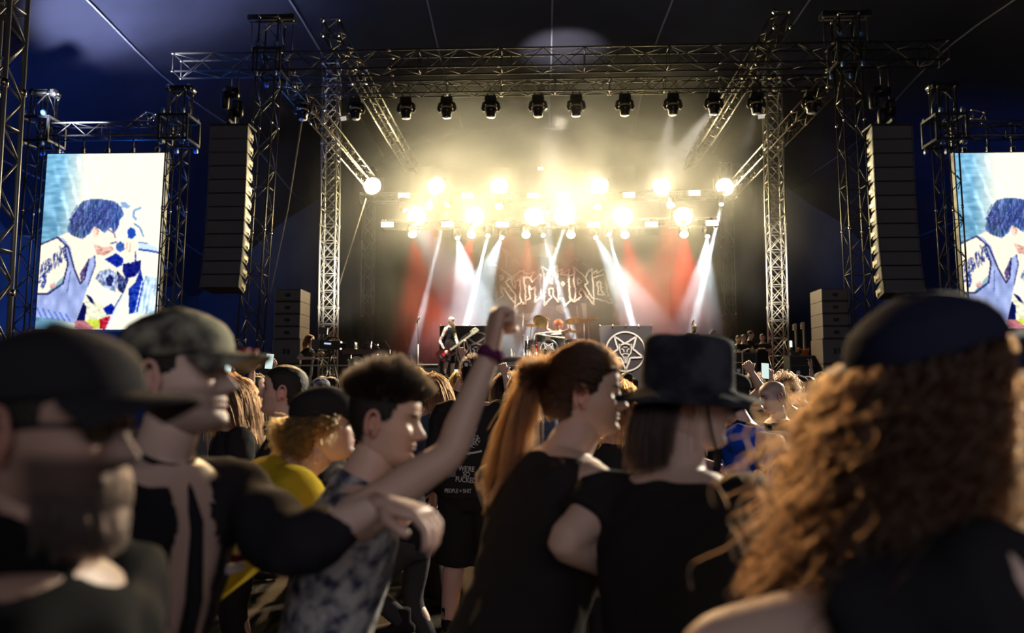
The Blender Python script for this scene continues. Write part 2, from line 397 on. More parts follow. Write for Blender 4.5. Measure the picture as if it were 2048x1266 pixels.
def nearby(px):
    marks = [(737,'the rear leg on the guitarist side'), (850,'the guitarist'), (905,'the bearded guitarist'), (990,'the first letter of the backdrop'), (1050,'the drum cymbals'),(1100,'the drummer'),(1160,'the bass drum riser edge'),(1225,'the last letter of the backdrop'),(1290,'the pentagram scrim'),(1390,'the bassist'),(1455,'the rear leg on the bassist side')]
    return min(marks, key=lambda a: abs(a[0]-px))[1]
for i, (a, b_, ang, k) in enumerate(BEAMS):
    Y = YU-.6 if a[1] < 440 else YL-.4
    small_head(a[0], a[1], Y+.05, at(*b_, Y-3.0), M['lens_white'], f'small moving lamp throwing a {"thin" if ang < 10 else "broad"} white beam, above {nearby(a[0])}', 'white beam lamps', .075)
for i, (a, b_) in enumerate(REDS):
    Y = YU-.8 if a[1] < 440 else YL-.5
    small_head(a[0], a[1], Y+.06, at(b_[0]+(a[0]-b_[0])*.4, b_[1], Y-3.5), M['lens_red'], f'round pink glowing wash lamp under the {"upper" if a[1] < 440 else "lower"} row, above {nearby(a[0])}', 'pink wash lamps', .16)
for i, (px, py) in enumerate([(808,391),(935,391),(1066,391),(1127,391),(1258,390),(1389,386),(775,449),(895,449),(1005,449),(1187,449),(1303,449),(1424,446)]):
    Y = YU if i < 6 else YL
    p = at(px, py, Y-.3); r = thing('strobe_panel', p, f'flat lit strobe panel on the {"upper" if i < 6 else "lower"} truss, above {nearby(px)}', 'stage light', group='strobe panels on the rear trusses')
    MB().box((0,.03,0), (.50,.06,.24)).build('housing', M['gun'], r)
    MB().box((0,-.01,.052), (.46,.02,.095)).build('led_strip', M['strobe'], r)
    MB().box((0,-.01,-.052), (.46,.02,.095)).build('led_strip', M['strobe'], r)
    MB().box((0,.1,.15), (.08,.1,.14)).build('clamp', M['black'], r)
# moving heads on the lighting truss
def moving_head(p):
    r = thing('moving_head', p, '', 'stage light', group='moving heads on the slim black truss')
    c = MB()
    for s in (-.1,.1): c.box((s,0,.02), (.05,.07,.10)); 
    c.build('clamp', M['gun'], r, kind='stuff')
    MB().box((0,0,-.09), (.36,.26,.13), taper=.9).build('lamp_base', M['black'], r)
    y = MB()
    for s in (-1,1): y.tube([(s*.10,0,-.15),(s*.21,0,-.22),(s*.235,0,-.38),(s*.21,0,-.46)], [.05,.05,.055,.03], 8)
    y.tube([(-.12,0,-.16),(.12,0,-.16)], .05, 8); y.build('yoke', M['black'], r)
    h = MB().lathe([(.02,.20),(.12,.19),(.165,.10),(.175,0),(.165,-.08),(.14,-.12),(.13,-.22),(.11,-.235)], (0,0,-.40), (0,0,1), 20).build('head', M['blackgloss'], r)
    MB().lathe([(.166,.085),(.182,.07),(.182,.045),(.168,.03)], (0,0,-.40), (0,0,1), 20).build('trim_ring', M['ring'], h)
    MB().lathe([(.001,-.238),(.105,-.238),(.105,-.22)], (0,0,-.40), (0,0,1), 18).build('lens', M['lens_dim'], h)
    return r
mh = moving_head((0,0,0)); zt = at(1100,187,22.6).z
ORD = ['first','second','third','fourth','fifth','sixth','seventh','eighth','ninth','tenth','eleventh','twelfth']
for i, px in enumerate([606,712,813,894,982,1076,1152,1249,1345,1427,1512,1622]):
    o = mh if i == 0 else copy_tree(mh)
    o.location = (at(px,190,22.6).x, 22.6, zt-.06 - (0.0)); o['label'] = f'black moving head hanging from the slim truss, {ORD[i]} from the guitarist side'
    if 0 < i < 11: light('moving_head_light', 'SPOT', (o.location.x, 22.6, zt-.75), 28, (.9,.93,1), (o.location.x, 23.5, 0), spot_size=R(22), spot_blend=.8, shadow_soft_size=.08)
# ---------------------------------------------------------------- hanging speaker arrays
def array(px, Y, side, label):
    top = at(px, 251, Y); r = thing('speaker_array', top, label, 'loudspeaker')
    fr = MB(); fr.box((0,.3,.03), (1.04,.6,.05)); fr.box((0,.3,.10), (.12,.9,.08)); fr.build('flying_frame', M['gun'], r)
    tilts = [0,0,0,0,.6,1.4,2.4,3.6,5.2,7.2,9.6,12.5]; H = .362; W = 1.02; D = .62
    y, z = 0.0, 0.0
    for i, tdeg in enumerate(tilts):
        a = R(tdeg)*-1
        rot = Matrix.Rotation(a, 3, 'X')
        cz = rot @ Vector((0, D/2, -H/2)) + Vector((0, y, z))
        e = bpy.data.objects.new('speaker_box', None); C.objects.link(e); e.parent = r; e.location = cz; e.rotation_euler = (a,0,0)
        if i == 0:
            sh = MB(); h = H/2-.008
            # wedge cabinet: tall baffle, shorter rear
            sh.add([(-W/2,-D/2,-h),(W/2,-D/2,-h),(W/2,-D/2,h),(-W/2,-D/2,h),(-W/2*.8,D/2,-h*.7),(W/2*.8,D/2,-h*.7),(W/2*.8,D/2,h*.7),(-W/2*.8,D/2,h*.7)],
                   [(0,1,2,3),(5,4,7,6),(4,0,3,7),(1,5,6,2),(3,2,6,7),(4,5,1,0)])
            proto = [sh.build('cabinet', M['boxside'], e)]
            g = MB(); g.box((0,-D/2-.012,0), (W-.10,.02,H-.045)); proto.append(g.build('grille', M['grille'], e))
            for s in (-1,1): proto.append(MB().box((s*(W/2-.025),-D/2-.012,0), (.035,.024,H-.03)).build('edge_rail', M['badge'], e))
            bd = MB()
            for bx in (0,1):
                for bz in (0,1): bd.box((-.40+bx*.042,-D/2-.026,-.11+bz*.04), (.034,.006,.032))
            proto.append(bd.build('badge', M['badge'], e, kind='stuff'))
            hd = MB()
            for s in (-1,1): hd.box((s*W*.455,.02,0), (.02,.2,.10)); hd.box((s*W*.44,.2,0), (.02,.07,.16))
            proto.append(hd.build('handle', mat('handle_steel',(.35,.3,.24),.5,.6), e, kind='stuff'))
        else:
            for pr in proto:
                c = pr.copy(); C.objects.link(c); c.parent = e
        nxt = rot @ Vector((0, 0, -H)); y += nxt.y; z += nxt.z
    # two hoists with chains up to the truss
    for (dx, dz, hh) in ((.10,.55,.5),(-.10,1.0,.4)):
        t = thing('chain_hoist', top+Vector((dx, .3, dz)), f'black chain hoist, {"lower" if dz < .8 else "upper"} one, above the {label.split("of ")[0]}of {label.split("of ",1)[1]}'[:90], 'hoist')
        MB().lathe([(.03,-.22),(.13,-.20),(.15,0),(.13,.20),(.03,.22)], (0,0,0), (0,0,1) if dz < .8 else (1,0,0), 16).build('motor', M['blackgloss'], t)
        MB().box((.0,-.12,.05), (.14,.1,.12)).build('gearbox', M['gun'], t)
        MB().tube([(0,0,.2),(0,0,zf-.3-top.z-dz)], .014, 6).build('chain', M['gun'], t)
        MB().tube([(0,0,-.2),(0,0,-dz+.12)], .014, 6).build('chain', M['gun'], t)
        bag = MB().lathe([(.05,-.42),(.11,-.40),(.12,-.1),(.09,0)], (-.18,.05,0), (0,0,1), 12).build('chain_bag', M['black'], t)
    return r
def fix_hoist():
    n = {}
    for o in C.objects:
        if o.name.startswith('chain_hoist'):
            side = 'beside the full video wall' if o.location.x < 0 else 'beside the cropped video wall'
            top = [q for q in C.objects if q.name.startswith('speaker_array') and (q.location.x < 0) == (o.location.x < 0)][0]
            o['label'] = f'black chain hoist, {"upper" if o.location.z-top.location.z > .8 else "lower"} of two, over the hanging speakers {side}'
array(458, 20.0, -1, 'tall curved column of twelve grey speaker boxes hanging beside the full video wall')
array(1784, 20.0, 1, 'tall curved column of twelve grey speaker boxes hanging beside the cropped video wall')
fix_hoist()
# ---------------------------------------------------------------- stage
DZ = 1.65
m_deck = mat('stage_deck', (.02,.02,.02), .35, noise=(3,(.035,.033,.03),3))
st = thing('stage', (SX, 26.3, 0), 'black stage platform with skirt under the whole band', 'stage')
MB().box((0,1.15,DZ-.06), (19.5,12.3,.12)).build('deck', m_deck, st); MB().box((.1,-6.2,DZ-.061), (14.96,2.4,.12)).build('deck', m_deck, st)
for x_, y_, l_ in ((.1,-7.38,14.9),(-8.5,-4.98,2.3),(8.7,-4.98,2.1)):
    MB().box((x_,y_,(DZ-.12)/2), (l_,.05,DZ-.12)).build('skirt', mat('skirt_cloth',(.015,.015,.018),.8), st); MB().box((x_,y_-.03,DZ-.05), (l_,.03,.06)).build('edge_trim', M['gun'], st)
zr = at(1100,716,24.2).z
xr0, xr1 = at(985,716,24.2).x, at(1192,716,24.2).x
dr = thing('drum_riser', ((xr0+xr1)/2, 25.6, DZ), 'black drum riser in the middle of the stage', 'riser')
MB().box((0,0,(zr-DZ)/2), (xr1-xr0,2.9,zr-DZ-.02)).build('riser_body', mat('riser_cloth',(.03,.03,.034),.7), dr)
MB().box((0,0,zr-DZ+.0), (xr1-xr0+.05,2.95,.05)).build('riser_top', mat('riser_edge',(.05,.02,.02),.5), dr)
# black flight boxes at the stage lip with pale upper edges
for a_, b_, py, nm in ((835,876,729,'in front of the bearded guitarist'), (1005,1050,731,'in front of the drum riser')):
    p, q = at(a_, py, 19.9), at(b_, py, 19.9); r = thing('flight_case', ((p.x+q.x)/2, 20.1, DZ), f'black case with pale metal edge {nm}', 'case')
    MB().box((0,0,(p.z-DZ)/2-.01), (q.x-p.x,.4,p.z-DZ-.02)).build('case_body', M['black'], r)
    MB().box((0,-.2,p.z-DZ), (q.x-p.x,.03,.025)).build('edge_strip', mat('edge_alu',(.75,.7,.58),.4,.3), r)
# backdrop and its print
m_back = mat('backdrop_cloth', (.055,.050,.042), .85, noise=(.5,(.035,.03,.028),4))
m_print = mat('print_pale', (.92,.82,.72), .8); m_faint = mat('print_faint', (.16,.135,.115), .85); m_drape = mat('stage_drape', (.018,.017,.02), .9)
YB = 33.6
p, q = at(866,474,YB), at(1342,715,YB); cx = (p.x+q.x)/2
bd = thing('backdrop', (cx, YB, q.z), 'huge dark backdrop cloth with the thorny pale band name lettering', 'banner')
W_, H_ = q.x-p.x, p.z-q.z
b = MB(); nn = 60
b.add([(-W_/2+W_*i/nn, .03*math.sin(i*.9), z) for z in (0, H_) for i in range(nn+1)], [(i,i+1,nn+2+i,nn+1+i) for i in range(nn)], True); b.build('cloth', m_back, bd)
def drape(x0, x1, y, z0, z1, name, label, folds=2.6):
    r = thing(name, ((x0+x1)/2, y, z0), label, 'curtain'); n_ = int((x1-x0)*10); b = MB(); h = (x1-x0)/2
    b.add([(-h+2*h*i/n_, .09*math.sin(i*.1*2*PI*folds/2.6)*(1-.4*k), z) for k, z in ((0,0),(1,z1-z0)) for i in range(n_+1)], [(i,i+1,n_+2+i,n_+1+i) for i in range(n_)], True)
    b.build('cloth', m_drape, r)
drape(-9.6, p.x+.05, 34.0, 0, at(1100,330,34).z, 'drape', 'black side drape behind the guitarist')
drape(q.x-.05, 10.2, 34.0, 0, at(1100,330,34).z, 'drape', 'black side drape behind the bassist')
drape(p.x, q.x, 34.3, q.z, at(1100,330,34).z, 'drape', 'black drape behind the rows of lamps above the band name')
def ribbon(mb, pts, w, o, ux, uy, th=.004, closed=False, taper=False):
    """flat printed line through pts in the plane (ux, uy)"""
    P = [Vector((x, y)) for x, y in pts]
    if closed: P = P + [P[0]]
    n_ = len(P); L_, R_ = [], []
    for i, c in enumerate(P):
        d = (P[min(i+1,n_-1)]-P[max(i-1,0)]); d = d.normalized() if d.length else Vector((1,0)); nrm = Vector((-d.y, d.x))
        ww = w*(1-.8*i/(n_-1)) if taper else w
        L_.append(c+nrm*ww/2); R_.append(c-nrm*ww/2)
    o, ux, uy = Vector(o), Vector(ux), Vector(uy); nz = ux.cross(uy)
    vs = [o+ux*a.x+uy*a.y+nz*th for a in L_] + [o+ux*a.x+uy*a.y+nz*th for a in R_]
    mb.add(vs, [(i, n_+i, n_+i+1, i+1) for i in range(n_-1)])
S_ = 300/2048
def lp(x, y): return at(960+x*S_, 480+y*S_, YB)
LINES = [
 [(190,325),(205,400),(215,500),(215,600),(225,700),(225,790),(213,850)],
 [(213,850),(260,800),(322,765),(292,690),(285,625),(345,690),(392,760),(448,830),(483,862)],
 [(190,325),(260,380),(330,432),(400,480),(436,515),(380,545),(345,577),(400,640),(440,700),(482,742),(485,870),(465,945)],
 [(270,480),(325,520),(275,556),(270,480)],
 [(438,490),(437,580),(482,672),(487,600),(468,560),(465,490),(530,450),(600,410)],
 [(465,945),(510,890),(570,850),(547,780),(552,650),(540,540),(487,560)],
 [(600,410),(590,455),(680,465),(745,435),(700,500),(680,520),(600,512),(602,600),(622,700),(618,800),(630,882),(570,850)],
 [(680,520),(715,580),(770,520),(832,462),(820,560),(830,700),(850,800),(800,800),(738,870)],
 [(618,830),(690,800),(670,700),(670,622),(702,682),(752,640),(747,720),(757,800),(738,870)],
 [(840,360),(872,480),(880,600),(868,700),(880,800),(875,905)],
 [(840,360),(900,402),(940,432),(950,520),(962,600),(985,590),(992,480),(985,425),(1052,340),(1060,430),(1062,520)],
 [(875,905),(930,830),(980,790),(940,742),(940,670),(1000,660),(1000,760),(1070,850),(1065,700),(1068,600)],
 [(1060,430),(1132,405),(1100,455),(1160,440),(1222,400),(1210,480),(1215,600),(1220,700),(1232,830),(1150,912),(1135,800),(1092,800),(1070,850)],
 [(1085,470),(1210,480)], [(1120,570),(1157,600),(1120,625),(1120,570)],
 [(1265,360),(1290,460),(1275,560),(1300,650),(1300,760),(1285,852),(1232,790)], [(1220,492),(1262,482),(1275,460)],
 [(1285,852),(1382,770),(1350,722),(1382,660),(1440,740),(1500,820),(1555,892)],
 [(1265,360),(1340,430),(1400,480),(1440,520),(1470,590),(1430,622),(1500,740),(1540,800)],
 [(1335,520),(1392,570),(1330,615),(1335,520)],
 [(1440,520),(1460,460),(1530,390),(1530,500),(1545,620),(1550,740),(1555,892)],
 [(1530,470),(1600,410),(1590,460),(1692,400),(1700,500),(1725,620),(1742,720),(1770,790),(1815,862),(1740,850),(1650,820),(1565,800)],
 [(1540,520),(1690,472)], [(1590,580),(1640,570),(1652,680),(1672,720),(1702,752),(1605,745),(1617,670),(1590,580)]]
rl = random.Random(3); b = MB(); c0 = Vector((cx, YB, q.z))
def to2(pt): v = lp(*pt)-c0; return (v.x, v.z)
for ln in LINES:
    pts = []
    for (a_, b_) in zip(ln[:-1], ln[1:]):
        k = max(2, int(math.hypot(a_[0]-b_[0], a_[1]-b_[1])/16))
        for j in range(k):
            t = j/k; pts.append((a_[0]+(b_[0]-a_[0])*t+rl.uniform(-3.5,3.5), a_[1]+(b_[1]-a_[1])*t+rl.uniform(-3.5,3.5)))
            if rl.random() < .42 and j:
                ang = math.atan2(b_[1]-a_[1], b_[0]-a_[0]) + rl.choice((-1,1))*rl.uniform(.7,1.3); l = rl.uniform(16,30)
                x, y = pts[-1]; ribbon(b, [to2((x,y)), to2((x+l*math.cos(ang), y+l*math.sin(ang)))], .066, (0,-.07,0), (1,0,0), (0,0,1), taper=True)
    pts.append(ln[-1]); ribbon(b, [to2(p_) for p_ in pts], .062, (0,-.07,0), (1,0,0), (0,0,1))
b.build('band_lettering', m_print, bd, kind='stuff')
# faded artwork of the cloth: dripping dome, rays and ragged patches
b = MB()
def patch(pts): b.prism([to2(p_) for p_ in pts][::-1], (0,-.045,0), (1,0,0), (0,0,1), .01)
patch([(650,200),(665,120),(740,80),(850,45),(960,60),(1050,110),(1085,170),(1080,230),(960,235),(840,232),(700,225)])
for x, l in ((645,70),(695,130),(735,50),(760,60),(800,30),(1040,50),(1065,80)): patch([(x,200),(x+14,200),(x+9,220+l),(x+4,220+l)])
patch([(290,100),(400,160),(430,200),(425,240),(380,215),(360,380),(350,380),(345,200)])
patch([(440,250),(500,260),(540,330),(600,380),(520,330),(450,290)]); patch([(1250,230),(1340,260),(1345,300),(1290,270),(1230,320)])
patch([(1400,305),(1460,345),(1455,360),(1400,325)]); patch([(1770,440),(1840,470),(1845,640),(1780,600)])
patch([(1380,860),(1450,870),(1460,1080),(1410,1090)]); patch([(1800,860),(1880,880),(1860,1050),(1810,1040)])
patch([(1040,900),(1110,880),(1160,990),(1110,1010),(1035,960)]); patch([(500,1020),(750,990),(720,1050),(640,1100)])
patch([(40,820),(115,805),(110,850),(75,870),(70,960),(60,960)]); patch([(1310,900),(1325,900),(1345,1080),(1330,1080)])
for k in range(14):
    x = 760+k*32; patch([(x,1010),(x+6,1010),(880+k*9+3,900),(880+k*9,900)])
b.build('faded_artwork', m_faint, bd, kind='stuff')
# ---------------------------------------------------------------- pentagram emblem
def emblem(parent, c, r, m, scale_head=1.0):
    c = Vector(c); ux, uy = Vector((1,0,0)), Vector((0,0,1)); b = MB()
    ribbon(b, [(r*math.cos(2*PI*i/48), r*math.sin(2*PI*i/48)) for i in range(48)], r*.075, c, ux, uy, closed=True)
    b.build('ring_print', m, parent)
    b = MB(); P = [(r*.97*math.sin(2*PI*k/5+PI), r*.97*math.cos(2*PI*k/5+PI)) for k in range(5)]
    rr = random.Random(5)
    inn = [(r*.40*math.sin(2*PI*(k+.5)/5+PI), r*.40*math.cos(2*PI*(k+.5)/5+PI)) for k in range(5)]
    for k in range(5):
        for q_ in (inn[k], inn[(k-1)%5]):
            a_ = P[k]; pts = [(a_[0]+(q_[0]-a_[0])*t/6+rr.uniform(-.012,.012)*r, a_[1]+(q_[1]-a_[1])*t/6+rr.uniform(-.012,.012)*r) for t in range(7)]
            ribbon(b, pts, r*.085, c, ux, uy, th=.006)
    b.build('star_print', m, parent, kind='stuff')
    # horned goat face in the middle
    b = MB(); s = r*.36
    ribbon(b, [(-.9*s,.5*s),(-.7*s,.95*s),(0,1.15*s),(.7*s,.95*s),(.9*s,.5*s)], s*.22, c, ux, uy, th=.008)
    ribbon(b, [(-.95*s,1.0*s),(-.6*s,.8*s)], s*.22, c, ux, uy, th=.008); ribbon(b, [(.95*s,1.0*s),(.6*s,.8*s)], s*.22, c, ux, uy, th=.008)
    ribbon(b, [(-.85*s,.5*s),(-.75*s,-.2*s),(-.3*s,-.8*s),(-.12*s,-1.7*s)], s*.16, c, ux, uy, th=.008)
    ribbon(b, [(.85*s,.5*s),(.75*s,-.2*s),(.3*s,-.8*s),(.12*s,-1.7*s)], s*.16, c, ux, uy, th=.008)
    for sx in (-1,1): ribbon(b, [(sx*.55*s,.42*s),(sx*.25*s,.25*s),(sx*.2*s,-.1*s)], s*.14, c, ux, uy, th=.008)
    ribbon(b, [(-.5*s,-.45*s),(-.2*s,-.3*s),(.2*s,-.3*s),(.5*s,-.45*s)], s*.12, c, ux, uy, th=.008)
    for k in range(-2,3): ribbon(b, [(k*.13*s,-.7*s),(k*.06*s,-1.6*s)], s*.07, c, ux, uy, th=.008)
    ribbon(b, [(-.3*s,.62*s),(.3*s,.62*s)], s*.1, c, ux, uy, th=.008)
    b.build('goat_face_print', m, parent, kind='stuff')
def scrim(pc, r_px, x0, x1, ytop, Y, label):
    a_, b_, c_ = at(x0,ytop,Y), at(x1,ytop,Y), at(*pc, Y); r = thing('amp_scrim', ((a_.x+b_.x)/2, Y, DZ), label, 'banner')
    w_, h_ = b_.x-a_.x, a_.z-DZ
    MB().box((0,.015,h_/2), (w_,.02,h_)).build('cloth', mat('scrim_cloth',(.055,.045,.048),.8), r)
    f = MB(); 
    f.tube([(-w_/2,.03,0),(-w_/2,.03,h_),(w_/2,.03,h_),(w_/2,.03,0)], .018, 6); f.build('tube_frame', M['gun'], r)
    for s in (-1,-.5,0,.5,1): MB().tube([(s*w_/2,.0,h_-.03),(s*w_/2,.0,h_+.04)], .02, 6).build('corner_tie', M['ring'], r)
    emblem(r, (c_.x-(a_.x+b_.x)/2, -.004, c_.z-DZ), r_px/FP*Y, m_print)
scrim((1251,703), 39, 1200, 1303, 652, 24.3, 'dark square scrim with pale pentagram emblem before the amps on the bassist side')
scrim((952,703), 39, 880, 1000, 652, 24.3, 'dark square scrim with pale pentagram emblem behind the guitarist')
# ---------------------------------------------------------------- video walls
def video_pixels():
    W, H = 150, 214
    def uv(x, y):
        xl = 98-(y-311)*25/330; xr = 335-(y-308)*17/352
        return ((x-xl)/(xr-xl)*W, (y-310)/352*H)
    q_ = lambda x, y: uv(60+x/4.22, 380+y/4.22)
    yy, xx = np.mgrid[0:H, 0:W]; xf, yf = xx/W, yy/H
    r1 = np.random.RandomState(4)
    def smooth(sx, sy):
        g = r1.rand(H//sy+3, W//sx+3); ix, iy = xx/sx, yy/sy; x0, y0 = ix.astype(int), iy.astype(int); fx, fy = ix-x0, iy-y0
        return (g[y0,x0]*(1-fx)+g[y0,x0+1]*fx)*(1-fy)+(g[y0+1,x0]*(1-fx)+g[y0+1,x0+1]*fx)*fy
    img = np.zeros((H, W, 3)); 
    k = np.clip((xf-.12)/.22, 0, 1)[...,None]
    sky = np.array([.42,.66,.80])*(1-.25*yf[...,None]) + .25*(smooth(7,3)[...,None]-.3)
    img[:] = sky*(1-k) + np.array([1.0,.99,.90])*k
    ray = np.clip(np.sin((xf*2.2-yf*1.1)*26)*.5+smooth(5,9)-.75, 0, 1)*np.clip(1-abs(xf-.25)*4, 0, 1)*(yf < .5)
    img += ray[...,None]*.5
    def poly(pts, col, tex=0, tsx=3, tsy=2):
        P = [q_(*p_) for p_ in pts]; m_ = np.zeros((H, W), bool)
        for i in range(len(P)):
            (x1_, y1_), (x2_, y2_) = P[i], P[i-1]
            if y1_ == y2_: continue
            cond = ((y1_ > yy) != (y2_ > yy)) & (xx < (x2_-x1_)*(yy-y1_)/(y2_-y1_)+x1_); m_ ^= cond
        t = (smooth(tsx, tsy)[...,None]-.5)*tex
        img[m_] = (np.array(col)+t)[m_]
        return m_
    def line(pts, w_, col):
        P = [q_(*p_) for p_ in pts]
        for (x1_, y1_), (x2_, y2_) in zip(P[:-1], P[1:]):
            d = np.array([x2_-x1_, y2_-y1_]); L2 = (d**2).sum()+1e-6
            t = np.clip(((xx-x1_)*d[0]+(yy-y1_)*d[1])/L2, 0, 1)
            m_ = np.hypot(xx-x1_-t*d[0], yy-y1_-t*d[1]) < w_; img[m_] = col
    cream = (1.0,.95,.86); deep = (.05,.13,.62); lav = (.62,.68,.88); navy = (.03,.05,.30)
    # pale stage banner shapes behind the singer
    poly([(770,115),(820,120),(860,160),(830,172),(790,165)], (.55,.68,.86)); line([(940,170),(890,190),(880,240),(905,265)], 1.3, (.5,.65,.85))
    poly([(832,360),(860,330),(895,350),(905,400),(870,430),(838,420)], (.12,.28,.70)); line([(890,300),(940,340),(968,410)], .8, (.3,.45,.75))
    # crowd and security behind the rail
    poly([(640,600),(740,550),(800,600),(790,650),(745,670)], (.06,.15,.60), .2)
    poly([(845,700),(940,660),(985,850),(930,1040),(850,1060)], (.06,.18,.62), .25)
    poly([(985,740),(1085,760),(1085,1060),(920,1060)], (.72,.85,.97), .5, 2, 6)
    for t in range(5): line([(960+t*35,790),(900+t*38,1060)], .7, (.98,1,1))
    poly([(470,900),(640,990),(690,1080),(610,1190),(400,1190),(390,1100)], (.93,.93,.80), .25)
    poly([(400,1110),(460,960),(490,1000),(470,1110)], navy); poly([(480,890),(530,920),(560,980),(520,960)], navy)
    poly([(470,1110),(590,1100),(640,1130),(560,1185),(470,1150)], (.80,.86,.30), .2); poly([(600,1100),(690,1075),(695,1120),(650,1185),(600,1180)], (.70,.12,.20), .3)
    poly([(390,1110),(470,1110),(560,1180),(480,1190),(385,1180)], (.75,.45,.50), .2)
    poly([(630,1010),(700,970),(740,1020),(720,1060),(660,1060)], deep, .2)
    line([(900,680),(830,830),(740,1010),(660,1180)], 1.6, (.85,.9,1)); line([(880,700),(800,880),(690,1060)], .5, navy)
    # right arm with portrait tattoo
    poly([(560,570),(640,600),(740,690),(850,700),(900,640),(950,620),(940,700),(900,800),(800,895),(740,880),(650,840),(540,790)], cream)
    poly([(560,760),(600,700),(680,682),(740,720),(750,800),(735,875),(640,840)], (.60,.66,.80), .7, 2, 2)
    poly([(650,760),(690,725),(720,760),(700,830),(665,820)], (.12,.15,.38), .4, 1, 1)
    poly([(745,700),(810,760),(850,760),(800,890),(755,860)], (.20,.24,.45), .6, 2, 2)
    poly([(800,640),(860,630),(950,610),(945,690),(900,745),(820,765),(795,700)], (.05,.08,.45), .15)
    # hand, microphone
    poly([(795,430),(850,430),(905,440),(925,520),(905,600),(860,640),(810,600),(790,520)], cream)
    line([(900,540),(905,600),(890,640)], .8, (.2,.25,.6)); line([(860,470),(850,540)], .6, (.9,.6,.5)); line([(830,460),(825,520)], .6, (.9,.6,.5))
    poly([(735,480),(770,450),(805,470),(810,520),(770,545),(740,520)], (.25,.38,.70), .2)
    poly([(925,460),(1000,470),(1085,500),(1100,548),(1010,545),(930,530)], (.80,.90,1.0)); line([(930,520),(1000,528),(1098,548)], 1.0, (.12,.2,.55)); line([(925,460),(1000,468)], .5, (.2,.3,.6))
    # neck, shoulders, face
    poly([(90,480),(240,410),(330,370),(430,420),(560,400),(620,380),(760,330),(740,420),(715,470),(700,520),(680,560),(600,590),(520,570),(500,640),(470,760),(430,800),(330,700),(150,880),(60,880)], cream)
    poly([(530,330),(580,320),(600,370),(570,420),(540,400)], (1,.86,.78)); line([(560,340),(585,360),(575,395)], .5, (.75,.4,.35))
    poly([(545,470),(620,500),(700,490),(720,520),(640,570),(575,560)], (.86,.66,.60), .35)
    line([(690,470),(740,455)], .8, (.35,.3,.55)); line([(650,340),(720,380),(730,420)], .7, (.45,.3,.5))
    poly([(430,720),(510,590),(490,700),(440,790)], (.30,.25,.45), .3)
    # vest
    poly([(62,890),(160,890),(290,800),(330,660),(300,480),(240,410),(290,420),(350,500),(390,700),(430,800),(470,760),(500,600),(555,570),(560,660),(500,820),(440,1000),(385,1135),(250,1100),(55,1080)], lav, .22, 5, 9)
    line([(240,412),(330,500),(385,690),(435,803),(470,760),(505,600)], .9, (.10,.10,.30)); line([(62,888),(160,888),(285,800),(328,640),(300,490)], .9, (.10,.10,.30))
    line([(555,575),(560,650),(500,820)], .7, (.25,.28,.5)); line([(350,700),(320,880)], .6, (.35,.4,.65)); line([(90,475),(240,412)], .8, (.10,.10,.30))
    for t in range(6): line([(60+t*50,1000+t*12),(100+t*50,1080+t*8)], .6, (.2,.35,.8))
    # feather tattoo
    r2 = np.random.RandomState(9)
    for t in range(70):
        u = r2.rand(); x = 90+u*220+r2.rand()*20; y = 700-u*170+r2.rand()*110-40
        line([(x,y),(x-10+r2.rand()*26, y-28-r2.rand()*16)], .45, (.18,.24,.50))
    for t in range(22): 
        x = 75+r2.rand()*55; y = 720+r2.rand()*130; line([(x,y),(x+12,y-20)], .6, (.12,.2,.55))
    poly([(170,810),(215,790),(225,830),(180,850)], (.8,.62,.6), .3)
    # hair
    hm = poly([(325,340),(360,260),(400,170),(450,110),(530,88),(620,92),(720,110),(780,160),(805,230),(770,260),(755,330),(720,380),(690,330),(640,380),(600,350),(550,320),(520,380),(450,430),(370,400),(330,370)], (.26,.38,.66), .45, 1, 5)
    g = smooth(2, 4); img[hm] += np.stack([(g-.3)*.35, (g-.4)*.25, (g-.7)*.5], -1)[hm]*np.clip(1.2-xf*1.7, 0, 1)[...,None][hm]
    for t in range(60):
        x = 380+r2.rand()*380; y = 120+r2.rand()*160; line([(x,y),(x-40-r2.rand()*30,y+60+r2.rand()*50)], .4, (.10+.15*r2.rand(),.14+.12*r2.rand(),.38+.2*r2.rand()))
    for _ in range(1):
        pd = np.pad(img, ((1,1),(1,1),(0,0)), 'edge'); img = (img*2+pd[:-2,1:-1]+pd[2:,1:-1]+pd[1:-1,:-2]+pd[1:-1,2:])/6
    img *= (1-.06*(yy % 2))[...,None]
    return np.clip(img, 0, 1.2), W, H
IMG, IW, IH = video_pixels()
m_led = bpy.data.materials.new('led_pixels'); m_led.use_nodes = True
_b = m_led.node_tree.nodes['Principled BSDF']; _a = m_led.node_tree.nodes.new('ShaderNodeVertexColor'); _a.layer_name = 'Col'
_b.inputs['Base Color'].default_value = (0,0,0,1)
m_led.node_tree.links.new(_a.outputs[0], _b.inputs['Emission Color']); _b.inputs['Emission Strength'].default_value = 1.25; _b.inputs['Roughness'].default_value = .4
